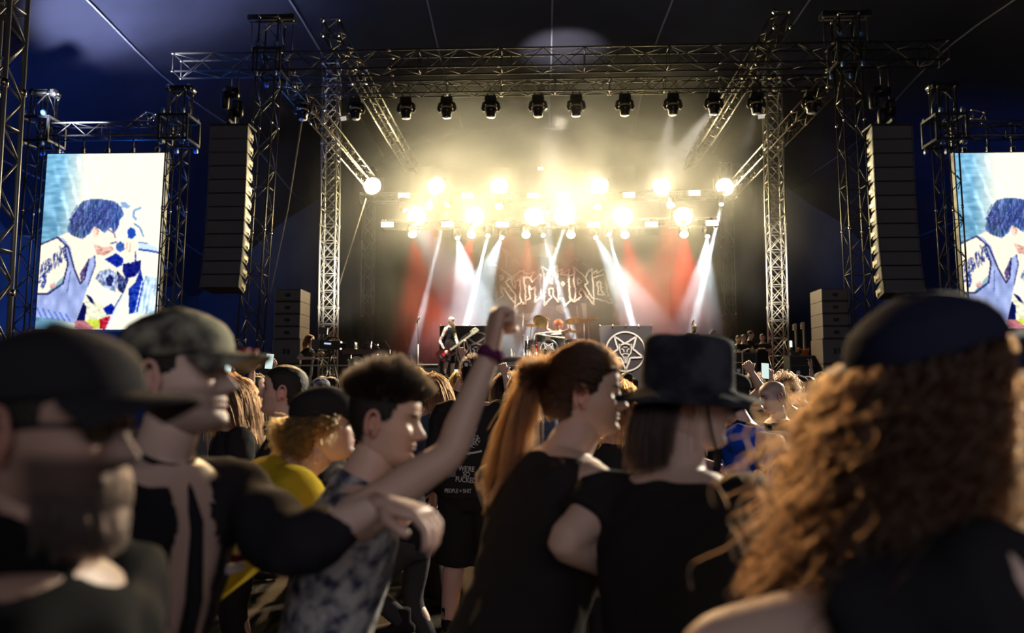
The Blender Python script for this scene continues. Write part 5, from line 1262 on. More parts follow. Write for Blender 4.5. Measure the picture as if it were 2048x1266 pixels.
# hip chains, link by link
def chain(root, name, a, b, sag, m_, links):
    mb = MB(); a, b = Vector(a), Vector(b)
    for i in range(links):
        t = (i+.5)/links; p = a.lerp(b, t)+Vector((0,0,-sag*4*t*(1-t))); t2 = t+.01; d = (a.lerp(b,t2)+Vector((0,0,-sag*4*t2*(1-t2)))-p).normalized(); n_ = Vector((0,1,0)) if i % 2 else d.cross(Vector((0,1,0)))
        L_ = (b-a).length/links*1.2+sag/links*2.2; mb.tube([p-d*L_/2, p-d*L_*.25+n_*.004, p+d*L_*.25+n_*.004, p+d*L_/2, p+d*L_*.25-n_*.004, p-d*L_*.25-n_*.004, p-d*L_/2], .0016, 4, cap=False)
    return mb.build(name, m_, root, kind='stuff')
hp = lambda px, py: fr(at(px, py, 5.2))
chain(o, 'hip_chain', hp(965,1022), hp(1000,1045), .40, M['chrome'], 46); chain(o, 'hip_chain', hp(968,1020), hp(1001,1048), .30, M['chrome'], 38); chain(o, 'hip_chain', hp(972,1018), hp(1000,1050), .15, M['ring'], 26); chain(o, 'hip_chain', hp(964,1024), hp(996,1120), .12, M['chrome'], 30)
mb = MB(); mb.lathe([(.006,-.02),(.010,-.01),(.010,.01),(.004,.02)], hp(965,1020), (0,0,1), 10); mb.build('snap_hook', M['chrome'], o)
# --- runner whose leg shows behind the raised-fist man
sp = dict(hair='dark', hairstyle='short', top='tee', topmat=BLACK, legmat=cloth_mat('worn_grey',(.07,.066,.075)), lean=16, skin='warm', seed=17, leg_l=((-.13,.28,.62),(-.12,.02,.40)), leg_r=((.12,.05,.49),(.13,-.12,.10)), arm_l='bent', arm_r='bent')
o, J, fr = F(sp, 778, 862, 4.5, 78, 'running person with one shoe lifted, mostly hidden behind the raised-fist man', .012, .016)
# --- blue shirt with backpack
sp = dict(hair='dark', hairstyle='crop', hat='cap', top='tee', topmat=BLUE, lean=14, head=(12,4,0), skin='rosy', bulk=1.12, belly=.02, q=1.5, seed=18, beard=.07, beardcol='brown', arm_l='down', arm_r='front', legmat=BLACK)
o, J, fr = F(sp, 1466, 790, 4.35, 62, 'bearded man in bright blue t-shirt with black backpack and cap', .009, arms={'l': ((1556,885,4.0),(1515,955,3.9))})
f = Fig(); T_ = J['tp']; f.loft([(T_((0,-.18,1.42)), Vector((1,0,0)), Vector((0,1,0)), .10, .05),(T_((0,-.21,1.38)), Vector((1,0,0)), Vector((0,1,0)), .15, .085),(T_((0,-.23,1.20)), Vector((1,0,0)), Vector((0,1,0)), .165, .10),(T_((0,-.22,1.02)), Vector((1,0,0)), Vector((0,1,0)), .155, .095),(T_((0,-.20,.97)), Vector((1,0,0)), Vector((0,1,0)), .12, .07)], 20)
kid('backpack', make_mesh('backpack', np.array([tuple(v) for v in f.mb.v]), f.mb.f, BLACK), o)
for s_ in (-1,1):
    mb = MB(); mb.tube([T_((s_*.10,-.14,1.44)),T_((s_*.125,-.02,1.505)),T_((s_*.13,.10,1.44)),T_((s_*.15,.165,1.28)),T_((s_*.195,.08,1.12)),T_((s_*.19,-.08,1.06))], [.022,.026,.026,.022,.018,.014], 8); mb.build('backpack_strap', BLACK, o)
band(o, J, 'l', BLACK, r=.031)
# --- sharper figures around the edge of the pit
def S(px, py, Y, yaw, label, arms=None, **kw):
    sp = dict(q=.8, seed=int(px)); sp.update(kw); return F(sp, px, py, Y, yaw, label, .014, .020, arms=arms)
S(1547, 792, 5.6, 100, 'bald man in dark shirt looking down beside the blue t-shirt', hair='dark', hairstyle='none', buzz=.35, head=(0,14,0), skin='pale', bulk=1.1)
S(484, 780, 6.4, -72, 'bald man with glasses in black t-shirt behind the watch wearer', hair='grey', hairstyle='none', beard=.06, beardcol='brown', skin='pale')
S(513, 778, 6.8, -58, 'short-haired person with head thrown back beside the bald man with glasses', hair='dark', hairstyle='crop', head=(-15,-28,0), skin='warm', hand_l='two', arms={'l': ((499,800,6.7),(505,742,6.65))})
S(861, 779, 6.0, 112, 'long-haired bearded man with a green earplug and denim jacket', hair='brown', hairstyle='long', top='jacket', topmat=DENIM, beard=.05, skin='rosy', bulk=1.15)
S(1046, 778, 5.6, 22, 'long dark-haired person in blue denim jacket in front of the drums', hair='brown', hairstyle='long', top='jacket', topmat=DENIM, hlen=.30, wind=(.25,.1,0))
S(1238, 810, 3.9, -20, 'person with loose ginger-brown hair half hidden by the bucket hat', hair='ginger', hairstyle='long', hlen=.26, head=(0,18,0))
S(640, 782, 7.2, -150, 'person in a blue and white patterned headscarf in front of the camera operator', hair='black', hairstyle='none', hat='beanie', hatmat=cloth_mat('scarf_print',(.05,.08,.20),noise=(30,(.45,.45,.45),3)))
S(1010, 772, 7.6, 0, 'long dark-haired person in black beside the printed black jacket', hair='dark', hairstyle='long', top='tee')
SM = {}
S(1036, 797, 6.9, -5, 'dark-haired person raising a fist with a bracelet before the low riser', hair='dark', hairstyle='long', hand_l='fist', arms={'l': ((1020,790,6.8),(1009,748,6.75))})
S(1096, 800, 7.2, 0, 'person in black pointing up towards the bass drum', hair='brown', hairstyle='short', hand_l='point', arms={'l': ((1099,782,7.1),(1090,742,7.05))})
S(1128, 800, 7.5, 0, 'person making horns below the bassist end of the drum riser', hair='dark', hairstyle='short', hand_l='horns', arms={'l': ((1122,780,7.4),(1113,744,7.35))})
S(1232, 772, 9.2, 0, 'person making horns in front of the pentagram scrim', hair='brown', hairstyle='short', hand_l='horns', arms={'l': ((1226,758,9.1),(1219,722,9.0))})
S(1444, 790, 7.6, 0, 'person making horns just over the peak of the bucket hat', hair='dark', hairstyle='short', hand_l='horns', arms={'l': ((1440,780,7.5),(1432,748,7.45))})
S(1508, 776, 7.2, 0, 'dark-haired person with fist raised toward the flight cases', hair='dark', hairstyle='short', hand_l='fist', arms={'l': ((1522,778,7.0),(1503,744,6.95))})
S(1570, 778, 7.8, 0, 'curly dark-haired person holding up a phone near the silver tower', hair='dark', hairstyle='curly', hlen=.10, hand_l='grip', arms={'l': ((1560,792,7.7),(1541,757,7.65))})
S(930, 776, 9.0, 0, 'person making horns behind the printed black jacket', hair='brown', hairstyle='short', hand_l='horns', arms={'l': ((927,750,8.9),(924,712,8.85))})
S(465, 790, 7.6, 5, 'person holding a phone up behind the long-haired watch wearer', hair='dark', hairstyle='short', hand_l='grip', arms={'l': ((466,778,7.5),(459,752,7.45))})
S(553, 790, 7.8, 0, 'person holding a phone up beside the no diving sign', hair='brown', hairstyle='short', hand_l='grip', arms={'l': ((548,768,7.7),(543,738,7.65))})
for px, py, Y, nm in ((1530,742,7.6,'near the silver tower over the bald man'), (455,742,7.4,'behind the camouflage cap peak'), (539,723,7.6,'beside the no diving sign')):
    p = at(px, py, Y); r = thing('phone', p, 'lit phone held up ' + nm, 'phone', rot=(R(-8),R(4),R(6)))
    MB().box((0,0,0), (.078,.009,.158)).build('case', M['blackgloss'], r); MB().box((0,-.006,0), (.070,.003,.145)).build('screen', mat('phone_screen',(.1,.1,.1),.3,emit=(.75,.95,.9),es=.9), r)
# ================================================================ the crowd
POSES = [('down','down'),('bent','down'),('down','bent'),('down','upbent'),('up','down'),('down','phone'),('front','front'),('down','up')]
arch = []
ALOOK = [ # hairstyle, hair colour, hat, top, pose, extra, words
 ('short','dark',None,'tee',0,{}, 'short dark-haired person'),('long','brown',None,'tee',1,{}, 'long brown-haired person'),('none','grey',None,'tee',0,{'buzz':.3,'bulk':1.15}, 'bald man'),
 ('short','brown','cap','tee',2,{}, 'person in a black cap'),('long','dark',None,'jacket',6,{}, 'long dark-haired person'),('crop','brown',None,'vest',3,{'hand_r':'fist'}, 'fist-raising person'),
 ('long','ginger',None,'tee',4,{'hand_l':'horns'}, 'ginger person making horns'),('short','dark','cap_back','tee',5,{'hand_r':'grip'}, 'reversed-cap wearer with phone'),('long','blond',None,'tee',0,{'bulk':.9}, 'long blond-haired person'),
 ('crop','dark',None,'hoodie',1,{'bulk':1.15}, 'crop-haired broad person'),('curly','dark',None,'tee',2,{'hlen':.14}, 'person with a dark curly mop'),('short','blond','beanie','hoodie',6,{}, 'person in a knitted cap'),
 ('short','ginger',None,'tee',7,{'hand_r':'point'}, 'ginger person pointing up'),('none','dark',None,'jacket',0,{'buzz':.8,'head':(25,0,0)}, 'shaven-headed man')]
TOPM = [(BLACK,'black'),(CHAR,'charcoal'),(BLACK,'black'),(GREY,'grey'),(NAVY,'navy'),(BLACK,'black'),(MAROON,'maroon'),(OLIVE,'olive'),(BLACK,'black'),(DENIM,'denim')]
TN = {'tee':'shirt','vest':'vest','jacket':'jacket','hoodie':'hoodie'}
for i, (hs, hc_, hat, top, ps, ex, wd) in enumerate(ALOOK):
    sp = dict(hair=hc_, hairstyle=hs, hat=hat, top=top, arm_l=POSES[ps][0], arm_r=POSES[ps][1], skin=['pale','warm','rosy'][i%3], q=.45, seed=30+i, lean=3, shoes=False, head=(0,-4,0)); sp.update(ex)
    o, J = make_person(sp, .015, .020); arch.append([o, J, wd, top, 0])
ROWN = ['first','second','third','fourth','fifth','sixth','seventh']
ORDN = ORD+['thirteenth','fourteenth','fifteenth','sixteenth','seventeenth','eighteenth','nineteenth','twentieth','twenty-first','twenty-second']
busy = [(1036,6.9),(1096,7.2),(1128,7.5),(1232,8.2),(1444,7.6),(1508,7.2),(1570,7.8),(930,8.5),(465,7.6),(553,7.8),(948,5.3),(861,6.0),(1046,5.6),(1466,4.4),(1547,5.6),(484,6.4),(513,6.8),(640,7.2),(1010,7.6)]
cr = random.Random(12)
PHONES = []
for row, Y in enumerate((7.9, 9.0, 10.1, 11.2, 12.3, 13.4)):
    x0, x1 = at(395, 780, Y).x, at(1690, 780, Y).x; n = int((x1-x0)/(.60+.02*row)); 
    for i in range(n):
        x = x0+(x1-x0)*(i+.5+cr.uniform(-.28,.28))/n; y = Y+cr.uniform(-.3,.3); px = 1085+x/y*FP
        if any(abs(px-b_[0]) < 34 and y < b_[1]+1.0 for b_ in busy): continue
        k = cr.choices(range(14), [5,5,2,4,4,2,1.2,1.6,3,4,2,2,1,3])[0]; A = arch[k]
        c = A[0] if A[4] == 0 else copy_tree(A[0]); A[4] += 1
        s = cr.uniform(.95, 1.045); c.scale = (s*cr.uniform(.97,1.03), s, s); c.location = (x, y, 0); c.rotation_euler = (0, 0, R(cr.gauss(0, 16) + (cr.choice((-70,70,120)) if cr.random() < .12 else 0)))
        tm, tn = TOPM[cr.randrange(len(TOPM))]
        for ch in c.children:
            if ch.name.split('.')[0] in ('t_shirt','jacket','hoodie','sleeveless_shirt'):
                ch.material_slots[0].link = 'OBJECT'; ch.material_slots[0].material = tm
        tag(c, f'{A[2]} in {tn} {TN[A[3]]}, {ROWN[row]} crowd row, {ORDN[min(i,21)]} from camera platform', 'person', 'crowd before the stage')
        if k == 7: PHONES.append((c, A[1]))
for A in arch:
    if A[4] == 0:
        for ch in list(A[0].children): bpy.data.objects.remove(ch)
        bpy.data.objects.remove(A[0])
for i, (c, J) in enumerate(PHONES):
    Mx = Matrix.Translation(c.location) @ Euler(c.rotation_euler).to_matrix().to_4x4() @ Matrix.Diagonal((*c.scale, 1)); p = Mx @ (J['wrr']+J['hdr']*.13+Vector((0,.015,0)))
    r = thing('phone', p, f'lit phone held up in the {c["label"].split(", ")[1]}, {c["label"].split(", ")[2]}', 'phone', rot=(R(-12),0,c.rotation_euler[2]), group='phones held up in the crowd')
    MB().box((0,0,0), (.076,.009,.155)).build('case', M['blackgloss'], r); MB().box((0,-.006,0), (.068,.003,.142)).build('screen', mat('phone_screen',(.1,.1,.1),.3,emit=(.75,.95,.9),es=.9), r)
# ================================================================ the band and its gear
def guitar(name, loc, rot, label, body_c, m_body, scale=1.0):
    r = thing(name, loc, label, 'guitar', rot=rot); s = scale
    P = [(-.20,-.10),(-.26,.02),(-.22,.14),(-.12,.17),(-.02,.12),(.06,.12),(.16,.19),(.22,.16),(.16,.07),(.12,.0),(.17,-.09),(.19,-.16),(.10,-.15),(.02,-.11),(-.08,-.15),(-.16,-.16)]
    MB().prism([(x*s, y*s) for x, y in P][::-1], (0,-.02,0), (1,0,0), (0,0,1), .045).build('guitar_body', m_body, r)
    MB().box((.46*s,-.035,0), (.68*s,.02,.05*s)).build('neck', mat('fretboard',(.45,.40,.28),.5), r)
    MB().box((.86*s,-.03,.01), (.20*s,.018,.085*s)).build('headstock', mat('headstock',(.55,.50,.36),.5), r)
    t = MB(); 
    for i in range(5): t.lathe([(.001,-.03),(.012,-.02),(.012,.02),(.001,.03)], ((.78+.035*i)*s,-.03,.065*s), (0,0,1), 8)
    t.build('tuners', M['chrome'], r, kind='stuff')
    MB().box((-.06*s,-.024,0), (.10*s,.01,.08*s)).build('pickup', M['redp'], r); MB().box((-.16*s,-.024,0), (.04*s,.012,.09*s)).build('bridge', M['chrome'], r)
    return r
# bearded guitarist, side on to the crowd
TATT = mat('tattoo_sleeve', (.10,.14,.17), .6)
sp = dict(hair='grey', hairstyle='none', buzz=0, top='vest', lean=2, head=(-8,14,0), skin='pale', bulk=1.2, q=1.6, seed=60, beard=.26, beardcol='blond', tattoo='lr', legs='shorts', hand_l='grip', hand_r='relaxed', stance=.20)
YG = 20.6
fr, s_ = frame_of(sp, 901, 641, YG, -118)
def stand_on(sp, px, py, Y, yaw, z0, label, vox=.015, arms=None, **kw):
    """figure standing on a surface z0"""
    J = pose_joints(sp); w_ = at(px, py, Y); hc = J['H0']+J['H'] @ Vector((0,-.008,.12)); s = (w_.z-z0)/hc.z
    Rz = Matrix.Rotation(R(yaw), 3, 'Z'); off = Rz @ (hc*s); loc = Vector((w_.x-off.x, w_.y-off.y, z0)); inv = Rz.transposed(); fr = lambda wp: (inv @ (Vector(wp)-loc))/s
    for nm, a in (arms or {}).items(): sp['arm_'+nm] = tuple(fr(at(*v)) for v in a)
    o, J = make_person(sp, vox, .020); o.scale = (s,s,s); o.rotation_euler = (0,0,R(yaw)); o.location = loc; tag(o, label, 'person'); return o, J, fr
ZG = 1.95
o, J, fr = stand_on(sp, 902, 641, YG, -112, ZG, 'bald bearded guitarist in black sleeveless shirt and shorts, on stage near the microphone stand', arms={'l': ((916,690,YG-.1),(927,682,YG-.45)), 'r': ((880,683,YG-.2),(890,702,YG-.45))})
band(o, J, 'r', BLACK, r=.036, w_=.05); 
mb = MB(); 
for i in range(26):
    a = i*2.4; rr_ = .012*math.sqrt(i); ribbon(mb, [(rr_*math.cos(a), rr_*math.sin(a)*1.3),(rr_*math.cos(a)+.015, rr_*math.sin(a)*1.3+.012),(rr_*math.cos(a+.6)*1.2, rr_*math.sin(a+.6)*1.5)], .010, J['tp']((0,.162,1.22)), Vector((-1,0,0)), Vector((0,0,1)))
mb.build('green_shirt_print', mat('print_green',(.42,.50,.10),.8), o, kind='stuff')
g_ = at(893,706,YG-.42); h_ = at(944,668,YG-.50); d = h_-g_
guitar('bass_guitar', g_+Vector((0,-.03,0)), (0,-math.atan2(d.z,d.x),0), 'dark red bass guitar with pale neck slung on the bearded guitarist', None, mat('bass_body',(.05,.008,.01),.3), 1.05)
p_ = at(902,720,YG-.1); r = thing('ego_riser', (p_.x, YG, DZ), 'low black step under the bearded guitarist', 'riser'); MB().box((0,0,(ZG-DZ)/2-.015), (.9,.8,ZG-DZ-.03)).build('riser_body', M['black'], r); MB().box((0,0,ZG-DZ-.015), (.94,.84,.03)).build('riser_top', M['gun'], r)
sp = dict(hair='grey', hairstyle='none', top='tee', lean=12, head=(-10,24,0), skin='pale', bulk=1.05, seed=61, q=1, beard=.05, beardcol='blond', hand_l='grip', hand_r='relaxed', stance=.2)
YB_ = 22.5
stand_on(sp, 1388, 655, YB_, -150, DZ+.25, 'bald bassist in black t-shirt bending over his instrument at the far end of the stage', arms={'l': ((1402,685,YB_-.2),(1412,682,YB_-.5)), 'r': ((1372,690,YB_-.1),(1384,702,YB_-.45))})
g_ = at(1386,706,YB_-.5); h_ = at(1424,668,YB_-.55); d = h_-g_; guitar('electric_guitar', g_+Vector((0,-.03,0)), (0,-math.atan2(d.z,d.x),0), 'black electric guitar held by the bald bassist', None, M['blackgloss'], .9)
p_ = at(1388,720,YB_); r = thing('ego_riser', (p_.x, YB_+.05, DZ), 'low black step under the bald bassist', 'riser'); MB().box((0,0,.11), (1.0,.9,.22)).build('riser_body', M['black'], r); MB().box((0,0,.235), (1.04,.94,.03)).build('riser_top', M['gun'], r)
# microphone stands
def mic_stand(px, ptop, Y, z0, label, lean=0):
    p = at(px, ptop, Y); r = thing('microphone_stand', (p.x-lean, Y, z0), label, 'microphone stand'); h = p.z-z0
    MB().lathe([(.15,0),(.15,.012),(.03,.03),(.012,.05)], n=18).build('base', M['gun'], r); MB().tube([(0,0,.03),(0,0,h*.62)], .013, 8).build('pole', mat('stand_pale',(.45,.42,.36),.35,.7), r)
    MB().tube([(0,0,h*.6),(lean,0,h-.06)], .010, 8).build('boom', M['gun'], r); MB().lathe([(.014,-.10),(.018,-.01),(.027,.02),(.027,.045),(.012,.06)], (lean,0,h-.05), (.35,0,1), 12).build('microphone', mat('mic_grille',(.5,.42,.28),.4,.6), r)
mic_stand(837, 634, 20.2, DZ, 'tall microphone stand alone on the guitarist side of the stage')
mic_stand(1386, 640, 22.0, DZ, 'microphone stand in front of the bald bassist')
# drum kit on its riser
DY = 24.9; dp = lambda px, py, dy=0: at(px, py, DY+dy)
kd = dp(1097,698,-.35); R_ = .285
r = thing('bass_drum', kd, 'black bass drum with round pale pentagram front head', 'drum')
MB().lathe([(R_,-.02),(R_+.01,0),(R_+.01,.42),(R_,.44)], (0,0,0), (0,1,0), 32, cap=False).build('shell', M['blackgloss'], r); MB().lathe([(.001,0),(R_-.01,.001),(R_-.01,.01)], (0,.0,0), (0,1,0), 32).build('drum_head', mat('drum_head',(.07,.075,.06),.5), r)
MB().lathe([(R_-.012,-.03),(R_+.022,-.03),(R_+.022,.015),(R_-.012,.015)], (0,0,0), (0,1,0), 32, cap=False).build('hoop', M['gun'], r)
emblem(r, (0,-.012,0), R_-.035, M['white'])
for i in range(8):
    a = i*PI/4+.2; MB().tube([((R_+.018)*math.cos(a),-.02,(R_+.018)*math.sin(a)),((R_+.018)*math.cos(a),.08,(R_+.018)*math.sin(a))], .008, 6).build('lug', M['chrome'], r)
def drum(px, py, dy, rad, hgt, label, tilt=(0,0,0), leg=False):
    p = dp(px, py, dy); r = thing('drum', p, label, 'drum', rot=tilt); MB().lathe([(rad,0),(rad+.003,-.01),(rad+.003,-hgt+.01),(rad,-hgt)], n=24, cap=False).build('shell', M['blackgloss'], r)
    MB().lathe([(.001,.004),(rad,.003),(rad,-.004)], n=24).build('drum_head', mat('drum_skin',(.5,.48,.44),.5), r); MB().lathe([(rad+.002,-.02),(rad+.012,-.02),(rad+.012,.012),(rad+.002,.012)], n=24, cap=False).build('hoop', M['chrome'], r)
    lg = []; z = zr-p.z
    for i in range(6): a = i*PI/3; MB().box(((rad+.006)*math.cos(a),(rad+.006)*math.sin(a),-hgt/2), (.016,.016,hgt*.5)).build('lug', M['chrome'], r)
    if leg:
        for i in range(3): a = i*2*PI/3+.4; MB().tube([((rad+.02)*math.cos(a),(rad+.02)*math.sin(a),-.1),((rad+.03)*math.cos(a),(rad+.03)*math.sin(a),z)], .008, 6).build('leg', M['chrome'], r)
    return r
drum(1080, 668, .0, .17, .22, 'black rack tom on the guitarist side of the kit', (R(14),R(6),0)); drum(1112, 668, .0, .17, .22, 'black rack tom on the bassist side of the kit', (R(14),R(-6),0))
drum(1062, 680, .35, .20, .40, 'black floor tom on the guitarist side of the kit', leg=True); drum(1143, 680, .3, .20, .38, 'black floor tom on the bassist side of the kit', leg=True)
BRZ = mat('cymbal_bronze', (.80,.56,.22), .45, .35)
def cymbal(px, py, dy, rad, tilt, label, zfoot=True, boom=None):
    p = dp(px, py, dy); r = thing('cymbal_stand', (p.x, p.y, zr), label, 'cymbal'); h = p.z-zr; q = Euler(tilt).to_matrix() @ Vector((0,0,1))
    c = MB().lathe([(.001,.034),(.022,.030),(.034,.014),(rad*.5,.006),(rad,-.012),(rad,-.015),(rad*.5,.002),(.03,.009)], (0,0,h), q, 32, cap=False).build('cymbal', BRZ, r)
    bx = .10 if boom is None else boom
    MB().tube([(bx,0,0),(bx,0,h*.7),(0,0,h-.01),(0,0,h+.05)], .011, 8).build('pole', M['chrome'], r)
    for i in range(3): a = i*2*PI/3; MB().tube([(bx,0,.22),(bx+.20*math.cos(a),.20*math.sin(a),.01)], .009, 6).build('leg', M['chrome'], r)
cymbal(1081, 642, -.05, .24, (R(-48),R(24),0), 'large crash cymbal tipped steeply towards the crowd on the guitarist side', boom=-.10)
cymbal(1063, 650, .15, .19, (R(-12),R(4),0), 'flat hi-hat cymbal at the guitarist end of the kit', boom=-.03)
cymbal(1147, 641, -.0, .26, (R(-20),R(-8),0), 'bright yellow crash cymbal on the bassist side of the kit')
cymbal(1176, 639, .2, .30, (R(-4),R(-5),0), 'thin edge-on ride cymbal at the bassist end of the kit', boom=.02)
cymbal(1148, 662, -.15, .20, (R(-8),R(2),0), 'small low cymbal beside the bassist side floor tom', boom=-.04)
for px, pt, nm in ((1046,626,'at the guitarist end of the drum riser'), (1072,663,'between the floor tom and bass drum on the guitarist side'), (1168,646,'at the bassist end of the drum riser'), (1142,690,'beside the bassist side floor tom'), (1055,672,'in front of the guitarist side floor tom')):
    p = dp(px, pt, -.1); r = thing('hardware_stand', (p.x, p.y, zr), 'chrome hardware stand ' + nm, 'drum stand'); MB().tube([(0,0,0),(0,0,p.z-zr)], .013, 8).build('pole', M['chrome'], r)
    MB().lathe([(.02,-.03),(.028,-.02),(.028,.02),(.02,.03)], (0,0,(p.z-zr)*.5), n=10).build('clamp', M['redp'] if px == 1072 else M['chrome'], r)
    for i in range(3): a = i*2*PI/3+.3; MB().tube([(0,0,.16),(.15*math.cos(a),.15*math.sin(a),.01)], .008, 6).build('leg', M['chrome'], r)
# white cloth roll draped over the front of the kit and crossed boards
p0, p1, p2 = dp(1066,692,-.42), dp(1068,670,-.42), dp(1122,664,-.42); r = thing('cloth_roll', p0, 'long pale cloth roll draped over the front of the drums', 'cloth'); mb = MB(); mb.tube([(0,0,0), p1-p0+Vector((-.0,0,-.05)), p1-p0+Vector((.05,0,.02)), (p1.lerp(p2,.5)-p0)+Vector((0,0,.03)), p2-p0], [.030,.034,.030,.028,.022], 10); mb.build('cloth', WHITEC, r)
p0, p1 = dp(1074,669,-.52), dp(1130,676,-.52); r = thing('cloth_roll', p0, 'second slimmer pale roll lying across the drums below the first', 'cloth'); MB().tube([(0,0,0),(p1-p0)*.5+Vector((0,0,-.01)), p1-p0], [.020,.026,.030], 10).build('cloth', mat('cream_cloth',(.55,.50,.34),.8), r)
# drummer, red stage light put into the hair colour
sp = dict(hair='red', hairstyle='curly', hlen=.13, top='vest', lean=14, head=(0,24,0), skin='rosy', bulk=1.05, seed=62, q=.8, arm_l='upbent', arm_r='upbent', hand_r='fist', hand_l='fist', tattoo='l', leg_l=((-.25,.40,.98),(-.22,.44,.60)), leg_r=((.25,.40,.98),(.22,.44,.60)))
J = pose_joints(sp); w_ = at(1117, 650, DY+.75); hc = J['H0']+J['H'] @ Vector((0,-.008,.12)); o, J = make_person(sp, .014, .018); s = 1.0
o.rotation_euler = (0,0,PI); o.location = (w_.x, w_.y, w_.z-hc.z); o.location = w_ - Matrix.Rotation(PI,3,'Z') @ hc; tag(o, 'red-haired drummer in a sleeveless shirt bent over behind the drums', 'person')
z_ = o.location.z+.80-zr; r = thing('drum_stool', (o.location.x, o.location.y, zr), 'round drum stool under the red-haired drummer', 'stool'); MB().lathe([(.15,z_-.10),(.17,z_-.07),(.17,z_-.02),(.13,z_)], n=20).build('seat', M['black'], r); MB().tube([(0,0,.05),(0,0,z_-.09)], .02, 8).build('pole', M['chrome'], r)
for i in range(3): a = i*2*PI/3; MB().tube([(0,0,.2),(.22*math.cos(a),.22*math.sin(a),.01)], .012, 6).build('leg', M['chrome'], r)
for s_, nm in ((-1,'l'),(1,'r')):
    Rz = Matrix.Rotation(PI,3,'Z'); a_ = o.location+Rz @ (J['wr'+nm]+J['hd'+nm]*.08); b_ = a_+Vector((-.10*s_*-1,-.30,-.08 if s_ < 0 else .14)); st_ = thing('drumstick', a_, f'wooden drumstick in the drummer {"raised" if s_ > 0 else "lowered"} hand', 'drumstick')
    MB().tube([(0,0,0),(b_-a_)*.9,(b_-a_)], [.008,.006,.008], 8).build('stick', mat('stick_wood',(.55,.40,.22),.6), st_)
# bottles
def bottle(px, py, Y, z0, h, m_, label, cap=M['white'], group=None):
    p = at(px, py, Y); r = thing('bottle', (p.x, Y, z0), label, 'bottle', group=group); k = h/.24
    MB().lathe([(.028*k,0),(.033*k,.01*k),(.033*k,.14*k),(.028*k,.17*k),(.013*k,.205*k),(.013*k,.22*k)], n=14).build('bottle_body', m_, r); MB().lathe([(.015*k,.215*k),(.015*k,.24*k)], n=12).build('cap', cap, r)
    MB().lathe([(.0335*k,.05*k),(.0335*k,.12*k)], n=14, cap=False).build('label_band', M['white'] if m_ is not M['white'] else M['redp'], r)
WAT = mat('water_plastic', (.5,.55,.62), .15, spec=.8); CAN = mat('red_bottle', (.5,.05,.04), .35); PALE = mat('pale_bottle', (.75,.66,.48), .4)
zt_ = zr+.026
for px, m_, h, nm in ((1022.5,PALE,.24,'pale bottle standing alone on the guitarist end of the drum riser'),(1028.5,PALE,.12,'short pale can beside the lone bottle on the drum riser'),(1047.5,WAT,.22,'clear water bottle at the chrome upright on the drum riser'),(1054,WAT,.22,'first of two clear water bottles side by side on the drum riser'),(1058,WAT,.22,'second of two clear water bottles side by side on the drum riser'),(1071.5,CAN,.30,'red bottle standing beside the bass drum on the guitarist side'),(1067,PALE,.10,'small pale cup beside the red bottle'),(1139,CAN,.28,'red bottle on the bassist side of the bass drum')):
    bottle(px, 712, DY-.95, zt_, h, m_, nm, cap=M['redp'] if m_ is CAN else M['white'])
r_c = thing('flight_case', (at(812,740,19.6).x, 19.75, DZ), 'low pale case with latches on the stage lip before the guitarist', 'case'); w_ = at(835,735,19.6).x-at(795,735,19.6).x; hh = at(812,733,19.6).z-DZ
MB().box((0,0,hh/2), (w_,.35,hh)).build('case_body', mat('pale_case',(.45,.43,.38),.5), r_c); MB().box((w_*.3,-.18,hh-.1), (.06,.02,.08)).build('latch', M['gun'], r_c); MB().box((w_*.42,-.18,hh-.1), (.05,.02,.08)).build('latch', M['gun'], r_c)
bottle(820, 715, 19.7, DZ+hh, .34, M['white'], 'white bottle with red neck on the pale case', cap=M['redp'])
# ---------------------------------------------------------------- side stacks of loudspeakers
def stack(x0, x1, ytop, Y, zb, n_top, n_sub, side, where):
    a, b_ = at(x0, ytop, Y), at(x1, ytop, Y); w_ = b_.x-a.x; H = a.z-zb; hs = (H*.5)/n_sub; ht = (H*.5)/n_top; z = zb
    for i in range(n_sub+n_top):
        h = hs if i < n_sub else ht; sub = i < n_sub
        nm = ['bottom','second','third','fourth','fifth','sixth','seventh'][i]
        r = thing('loudspeaker', (a.x+w_/2, Y+.45, z), f'{"large" if sub else "slim"} grey loudspeaker cabinet, {nm} in the stack {where}', 'loudspeaker', group='side stacks of loudspeakers'); k = w_*(.98 if sub else .92)
        MB().box((0,0,h/2), (k,.85,h-.012)).build('cabinet', mat('stack_side',(.085,.055,.045),.6), r); MB().box((-side*-.0,-.435,h/2), (k-.06,.02,h-.06)).build('grille', mat('stack_grille',(.16,.16,.18),.6,bump=(90,.4)), r)
        for s in (-1,1): MB().box((s*(k/2-.012),-.44,h/2), (.026,.03,h-.02)).build('rail', mat('rail_grey',(.30,.29,.30),.4,.6), r)
        hx = MB(); 
        for s in ((-.055,.055) if sub else (0,)): hx.box((s,-.448,h*.5), (.07 if sub else .14,.02,.15 if sub else .09))
        hx.build('port', M['black'], r, kind='stuff')
        z += h
stack(548, 604, 578, 20.9, DZ, 4, 2, 1, 'beside the camera operator'); stack(1640, 1700, 577, 20.9, DZ, 4, 2, -1, 'behind the curly hair')
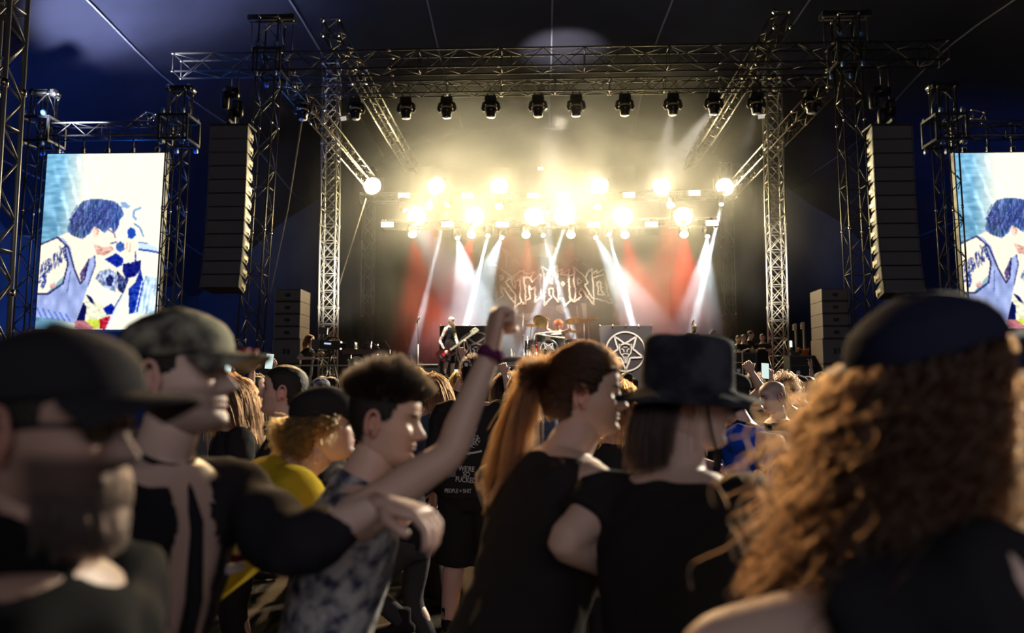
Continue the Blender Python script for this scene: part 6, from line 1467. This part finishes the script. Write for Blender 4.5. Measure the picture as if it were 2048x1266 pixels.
# ---------------------------------------------------------------- crew and the camera platform
YC = 16.3; zc = 1.15
plat = thing('camera_platform', (at(645,740,YC).x+.1, YC+.2, 0), 'black press platform in the pit carrying the camera operator', 'platform'); MB().box((0,0,zc-.03), (3.2,1.6,.06)).build('deck', M['black'], plat)
for sx in (-1.5,1.5):
    for sy in (-.7,.7): MB().tube([(sx,sy,0),(sx,sy,zc-.05)], .03, 8).build('leg', M['gun'], plat)
MB().box((0,-.79,zc/2-.03), (3.15,.02,zc-.08)).build('skirt', M['black'], plat)
sp = dict(hair='ginger', hairstyle='long', hlen=.22, top='tee', lean=6, head=(-6,-8,0), skin='pale', bulk=1.1, seed=70, q=1.2, shoes=True)
o, J, fr = stand_on(sp, 620, 681, YC, -84, zc, 'camera operator with headphones and black t-shirt on the press platform', arms={'r': ((597,716,YC-.25),(628,717,YC-.35)), 'l': ((622,712,YC+.3),(640,706,YC+.1))})
mb = MB(); pts = to_head(sp, J, np.array([[.083*math.sin(a), -.01, .125+.125*math.cos(a)] for a in np.linspace(-1.6,1.6,14)])); mb.tube(pts, .008, 6); mb.build('headphone_band', M['white'], o)
for s_ in (-1,1): mb = MB(); c0 = to_head(sp, J, np.array([[s_*.085,-.008,.11]]))[0]; mb.lathe([(.030,-.012),(.038,-.006),(.038,.012),(.025,.022)], c0, J['H'] @ Vector((s_,0,0)), 16); mb.build('earcup', M['black'], o)
c_ = at(662,690,YC-.1); r = thing('video_camera', c_, 'black broadcast video camera on a tripod in front of the operator', 'camera', rot=(0,R(4),0))
MB().box((0,0,0), (.42,.16,.18)).build('camera_body', M['black'], r); MB().lathe([(.05,0),(.055,.05),(.055,.18),(.07,.22),(.07,.30)], (.2,0,.0), (1,0,.05), 16).build('lens_barrel', M['blackgloss'], r); MB().box((-.05,-.09,.02), (.14,.01,.03)).build('side_light', mat('lcd_blue',(.3,.4,.7),.3,emit=(.6,.75,1),es=.9), r)
MB().box((-.18,-.02,.28), (.18,.05,.14)).build('viewfinder', M['gun'], r); MB().tube([(-.18,0,.08),(-.18,0,.24)], .014, 6).build('viewfinder_arm', M['gun'], r); MB().tube([(-.1,0,.09),(-.06,0,.16),(.12,0,.16),(.16,0,.09)], .016, 8).build('handle', M['black'], r); MB().box((-.30,0,-.01), (.16,.14,.20)).build('battery', M['gun'], r)
MB().box((.42,0,.02), (.20,.22,.14), taper=.9).build('lens_hood', M['black'], r); MB().tube([(-.2,.06,-.1),(-.42,.06,-.28)], .012, 6).build('pan_bar', M['gun'], r)
t = thing('tripod', (c_.x, c_.y, zc), 'black tripod under the video camera', 'tripod'); hh = c_.z-.1-zc; MB().lathe([(.06,hh-.10),(.08,hh-.06),(.08,hh)], n=14).build('head', M['gun'], t)
for i in range(3): a = i*2*PI/3+.5; MB().tube([(0,0,hh-.08),(.33*math.cos(a),.33*math.sin(a),.0)], [.022,.014], 8).build('leg', M['chrome'] if i == 1 else M['gun'], t)
c2 = at(714,699,YC+.2); r = thing('camera_slider', (c_.x+.55, YC+.3, zc), 'dark camera jib rail with clutter beside the video camera', 'camera rig'); mb = MB(); hh = at(700,702,YC).z-zc
MB().box((.1,0,hh), (1.0,.08,.09)).build('rail', mat('rail_brown',(.10,.06,.06),.5), r); MB().tube([(-.25,0,0),(-.25,0,hh)], .03, 8).build('leg', M['chrome'], r); MB().tube([(.4,0,0),(.4,0,hh)], .03, 8).build('leg', M['gun'], r)
rr2 = random.Random(6); mb = MB()
for i in range(12): mb.box((rr2.uniform(-.5,.5), rr2.uniform(-.05,.1), hh+rr2.uniform(-.25,.22)), (rr2.uniform(.03,.10),.05,rr2.uniform(.03,.08)))
mb.build('fittings', M['gun'], r, kind='stuff'); mb = MB()
for i in range(5): x = -.5+i*.22; mb.tube([(x,0,hh+.05),(x+.1,.02,hh+.18+.05*math.sin(i*2)),(x+.25,0,hh+.02)], .009, 6)
mb.build('cables', M['black'], r, kind='stuff')
c3 = at(713,729,15.6); r = thing('reflector_lamp', c3, 'round silver lamp dish facing the crowd beside the platform rail', 'lamp'); MB().lathe([(.10,-.12),(.155,-.02),(.165,0),(.165,.01)], (0,0,0), (0,-1,0), 28).build('dish', M['chrome'], r); MB().lathe([(.001,.012),(.135,.012),(.135,.0)], (0,-.005,0), (0,-1,0), 28).build('glass', mat('lamp_glass',(.55,.52,.42),.15,.7), r)
MB().lathe([(.140,.012),(.150,.022),(.160,.012)], (0,-.005,0), (0,-1,0), 28, cap=False).build('rim', M['white'], r); MB().box((-.02,-.03,.02), (.035,.02,.06)).build('bulb', mat('bulb_yellow',(.7,.6,.2),.4), r); MB().tube([(0,.05,-.15),(0,.05,-c3.z)], .02, 8).build('stand', M['gun'], r)
# platform rail
a_, b_ = at(583,731,15.3), at(735,731,15.3); r = thing('guard_rail', (a_.x, 15.3, 0), 'pale steel guard rail with rounded end in front of the press platform', 'rail'); L_ = b_.x-a_.x; z_ = a_.z
MB().tube([(0,0,0),(0,0,z_-.10),(.03,0,z_-.03),(.10,0,z_),(L_,0,z_),(L_,0,0)], .020, 8).build('rail', mat('rail_pale',(.65,.62,.52),.35,.6), r); MB().tube([(.02,0,z_-.45),(L_,0,z_-.45)], .014, 8).build('mid_rail', M['gun'], r); MB().tube([(L_/2,0,0),(L_/2,0,z_)], .016, 8).build('post', M['gun'], r)
# crowd barrier along the pit
r = thing('crowd_barrier', (SX, 14.7, 0), 'grey steel crowd barrier along the front of the pit', 'barrier')
for i in range(12):
    e = bpy.data.objects.new('barrier_panel', None); C.objects.link(e); e.parent = r; e.location = (-6.6+i*1.2, 0, 0)
    if i == 0:
        pr = [MB().box((0,0,.62), (1.16,.02,1.1)).build('front_sheet', mat('barrier_alu',(.35,.35,.36),.45,.6), e), MB().box((0,-.02,1.18), (1.18,.10,.05)).build('top_rail', M['gun'], e), MB().box((0,.45,.01), (1.16,.9,.02)).build('floor_plate', M['gun'], e)]
    else:
        for q_ in pr: c = q_.copy(); C.objects.link(c); c.parent = e
# sign
a_, b_ = at(500,717,13.9), at(548,717,13.9); r = thing('warning_sign', ((a_.x+b_.x)/2, 13.9, a_.z-.52), 'dark sign board with pale letters reading no diving above the crowd', 'sign'); w_ = b_.x-a_.x
MB().box((0,0,.26), (w_+.05,.02,.50)).build('board', mat('sign_board',(.06,.065,.075),.6), r)
for i, t_ in enumerate(('NO', 'DIVING')): x_ = text_mesh(t_, .17, WHITEC, 'lettering', width=.82, align='CENTER'); x_.parent = r; x_.location = ((-w_*.22 if i == 0 else .06)-.0, -.014, .40-.24*i); x_.rotation_euler = (R(90),0,0)
MB().tube([(0,.03,.3),(0,.03,-(a_.z-.52))], .02, 8).build('post', M['gun'], r)
# crew on the bassist side wing
for i, (px, py, yw, h_, nm) in enumerate(((1487,676,-160,'dark','first crew member from the rear leg, arms folded'),(1501,669,-110,'dark','tallest crew member looking across the stage'),(1525,675,160,'brown','crew member nearest the silver tower'),(1476,678,170,'dark','crew member half hidden by the rear leg tower'))):
    sp = dict(hair=h_, hairstyle='crop', top='tee', seed=80+i, skin='warm', head=(0,8,0), arm_l='front', arm_r='front', q=.4, shoes=False); stand_on(sp, px, py, 23.6+.35*(i%2), yw, DZ, 'black-clad ' + nm, vox=.016)
def flight_case(px0, px1, pt, Y, z0, label):
    a, b_ = at(px0, pt, Y), at(px1, pt, Y); w_ = b_.x-a.x; h = a.z-z0; r = thing('flight_case', ((a.x+b_.x)/2, Y+.3, z0), label, 'case'); MB().box((0,0,h/2), (w_,.6,h)).build('case_body', M['black'], r)
    e = MB(); 
    for s in (-1,1): e.box((s*w_/2,-.3,h/2), (.03,.02,h)); 
    e.box((0,-.305,h), (w_,.02,.03)); e.box((0,-.305,h*.72), (w_,.02,.02)); e.build('edge_strip', M['ring'] if px0 < 1480 else M['gun'], r, kind='stuff')
    MB().box((w_*.2,-.31,h*.5), (.09,.02,.10)).build('latch', M['chrome'], r); MB().box((-w_*.25,-.31,h*.5), (.09,.02,.10)).build('latch', M['chrome'], r)
flight_case(1457,1484,704,22.4,DZ,'black flight case with pinkish edge before the crew'); flight_case(1486,1512,706,22.5,DZ,'black flight case with chrome latches before the crew'); flight_case(1580,1640,712,21.5,DZ,'long dark equipment case between the silver tower and the speaker stack')
# guitars in a rack behind the tower
for px, pt, c, nm in ((1590,645,mat('guitar_black',(.03,.03,.03),.3),'black spare guitar upright in the wing'), (1606,642,mat('guitar_orange',(.55,.16,.03),.3),'orange spare guitar upright in the wing')):
    p = at(px, pt, 22.8); guitar('spare_guitar', (p.x, 22.8, p.z-.95), (0,R(-90),0), nm+' beside the silver tower', None, c, .95); MB().tube([(-.16,.05,0),(-(p.z-.95-DZ),.05,0)] if False else [(-.1,.06,0),(-(p.z-.95-DZ)-.0,.06,0)], .015, 6).build('stand', M['gun'], [q for q in C.objects if q.name.startswith('spare_guitar')][-1])
p = at(1581,688,22.9); r = thing('work_lamp', (p.x, 22.9, p.z), 'small white rectangular work light in the wing by the spare guitars', 'lamp'); MB().box((0,0,0), (.09,.05,.20)).build('lamp_body', M['gun'], r); MB().box((0,-.03,0), (.07,.01,.18)).build('lamp_face', mat('work_light',(.8,.8,.8),.4,emit=(.95,.97,1),es=1.0), r)
MB().tube([(0,.03,0),(0,.03,-(p.z-DZ))], .015, 6).build('stand', M['gun'], r)
# long strap hanging from the light truss, cables
a_, b_ = at(604,238,21.5), at(541,585,21.5); r = thing('hanging_strap', a_, 'pale strap slanting down from the roof truss beside the black mast', 'strap'); MB().tube([(0,0,0),(b_-a_)*.5+Vector((.05,0,-.1)),(b_-a_)], [.022,.014,.010], 6).build('webbing', mat('webbing',(.55,.52,.45),.6), r)
a_, b_ = at(732,398,31), at(672,590,26.3); r = thing('hanging_strap', a_, 'dusky guy line slanting from the rear truss to the silver tower', 'strap'); MB().tube([(0,0,0),(b_-a_)*.5,(b_-a_)], .018, 6).build('webbing', mat('webbing_dark',(.16,.14,.10),.7), r)
# floodlights clipped to the silver towers
for px, py, nm in ((688,236,'guitarist'), (1521,232,'bassist')):
    p = at(px, py, 25.6); r = thing('floodlight', p, f'small square floodlight clamped to the silver tower on the {nm} side', 'lamp'); MB().box((0,0,0), (.22,.16,.16), Euler((R(20),0,R(-20))).to_matrix()).build('lamp_body', M['black'], r); MB().box((.0,-.09,-.05), (.20,.03,.13), Euler((R(25),0,R(-20))).to_matrix()).build('lamp_face', mat('flood_face',(.8,.75,.6),.4,emit=(1,.93,.8),es=.45), r)
    MB().tube([(0,.05,0),(.0,.25,.05)], .02, 6).build('bracket', M['gun'], r)
p = at(1081,337,32.5); r = thing('exit_lamp', p, 'tiny white glowing lamp high above the rear truss in the middle', 'lamp'); MB().box((0,0,0), (.22,.08,.09)).build('lamp_face', mat('exit_glow',(1,1,1),.4,emit=(1,1,.9),es=1.4), r); MB().box((0,.05,.06), (.26,.1,.05)).build('lamp_body', M['gun'], r); MB().tube([(0,.06,.06),(0,.06,1.2)], .008, 5).build('wire', M['gun'], r)
# cable ramp with checkered edge on the floor among the feet
a_ = at(985,1215,5.9); p = Vector((at(985,1230,5.6).x, 5.55, 0)); r = thing('cable_ramp', p, 'dusty yellow cable ramp with checkered edge tape lying on the floor', 'cable ramp', rot=(0,0,R(-6)))
b = MB(); b.prism([(-.30,0),(-.22,.05),(.22,.05),(.30,0)], (0,-.9,0), (1,0,0), (0,0,1), 1.8); o = b.build('ramp', mat('ramp_yellow',(.50,.33,.06),.6,noise=(25,(.25,.15,.03),5)), r)
b = MB(); 
for i in range(36):
    for j in range(2):
        if (i+j) % 2 == 0: b.box((.03+.03*j, -.88+.05*i+.02, .0525), (.03,.05,.003))
b.build('checker_tape', M['white'], r, kind='stuff')
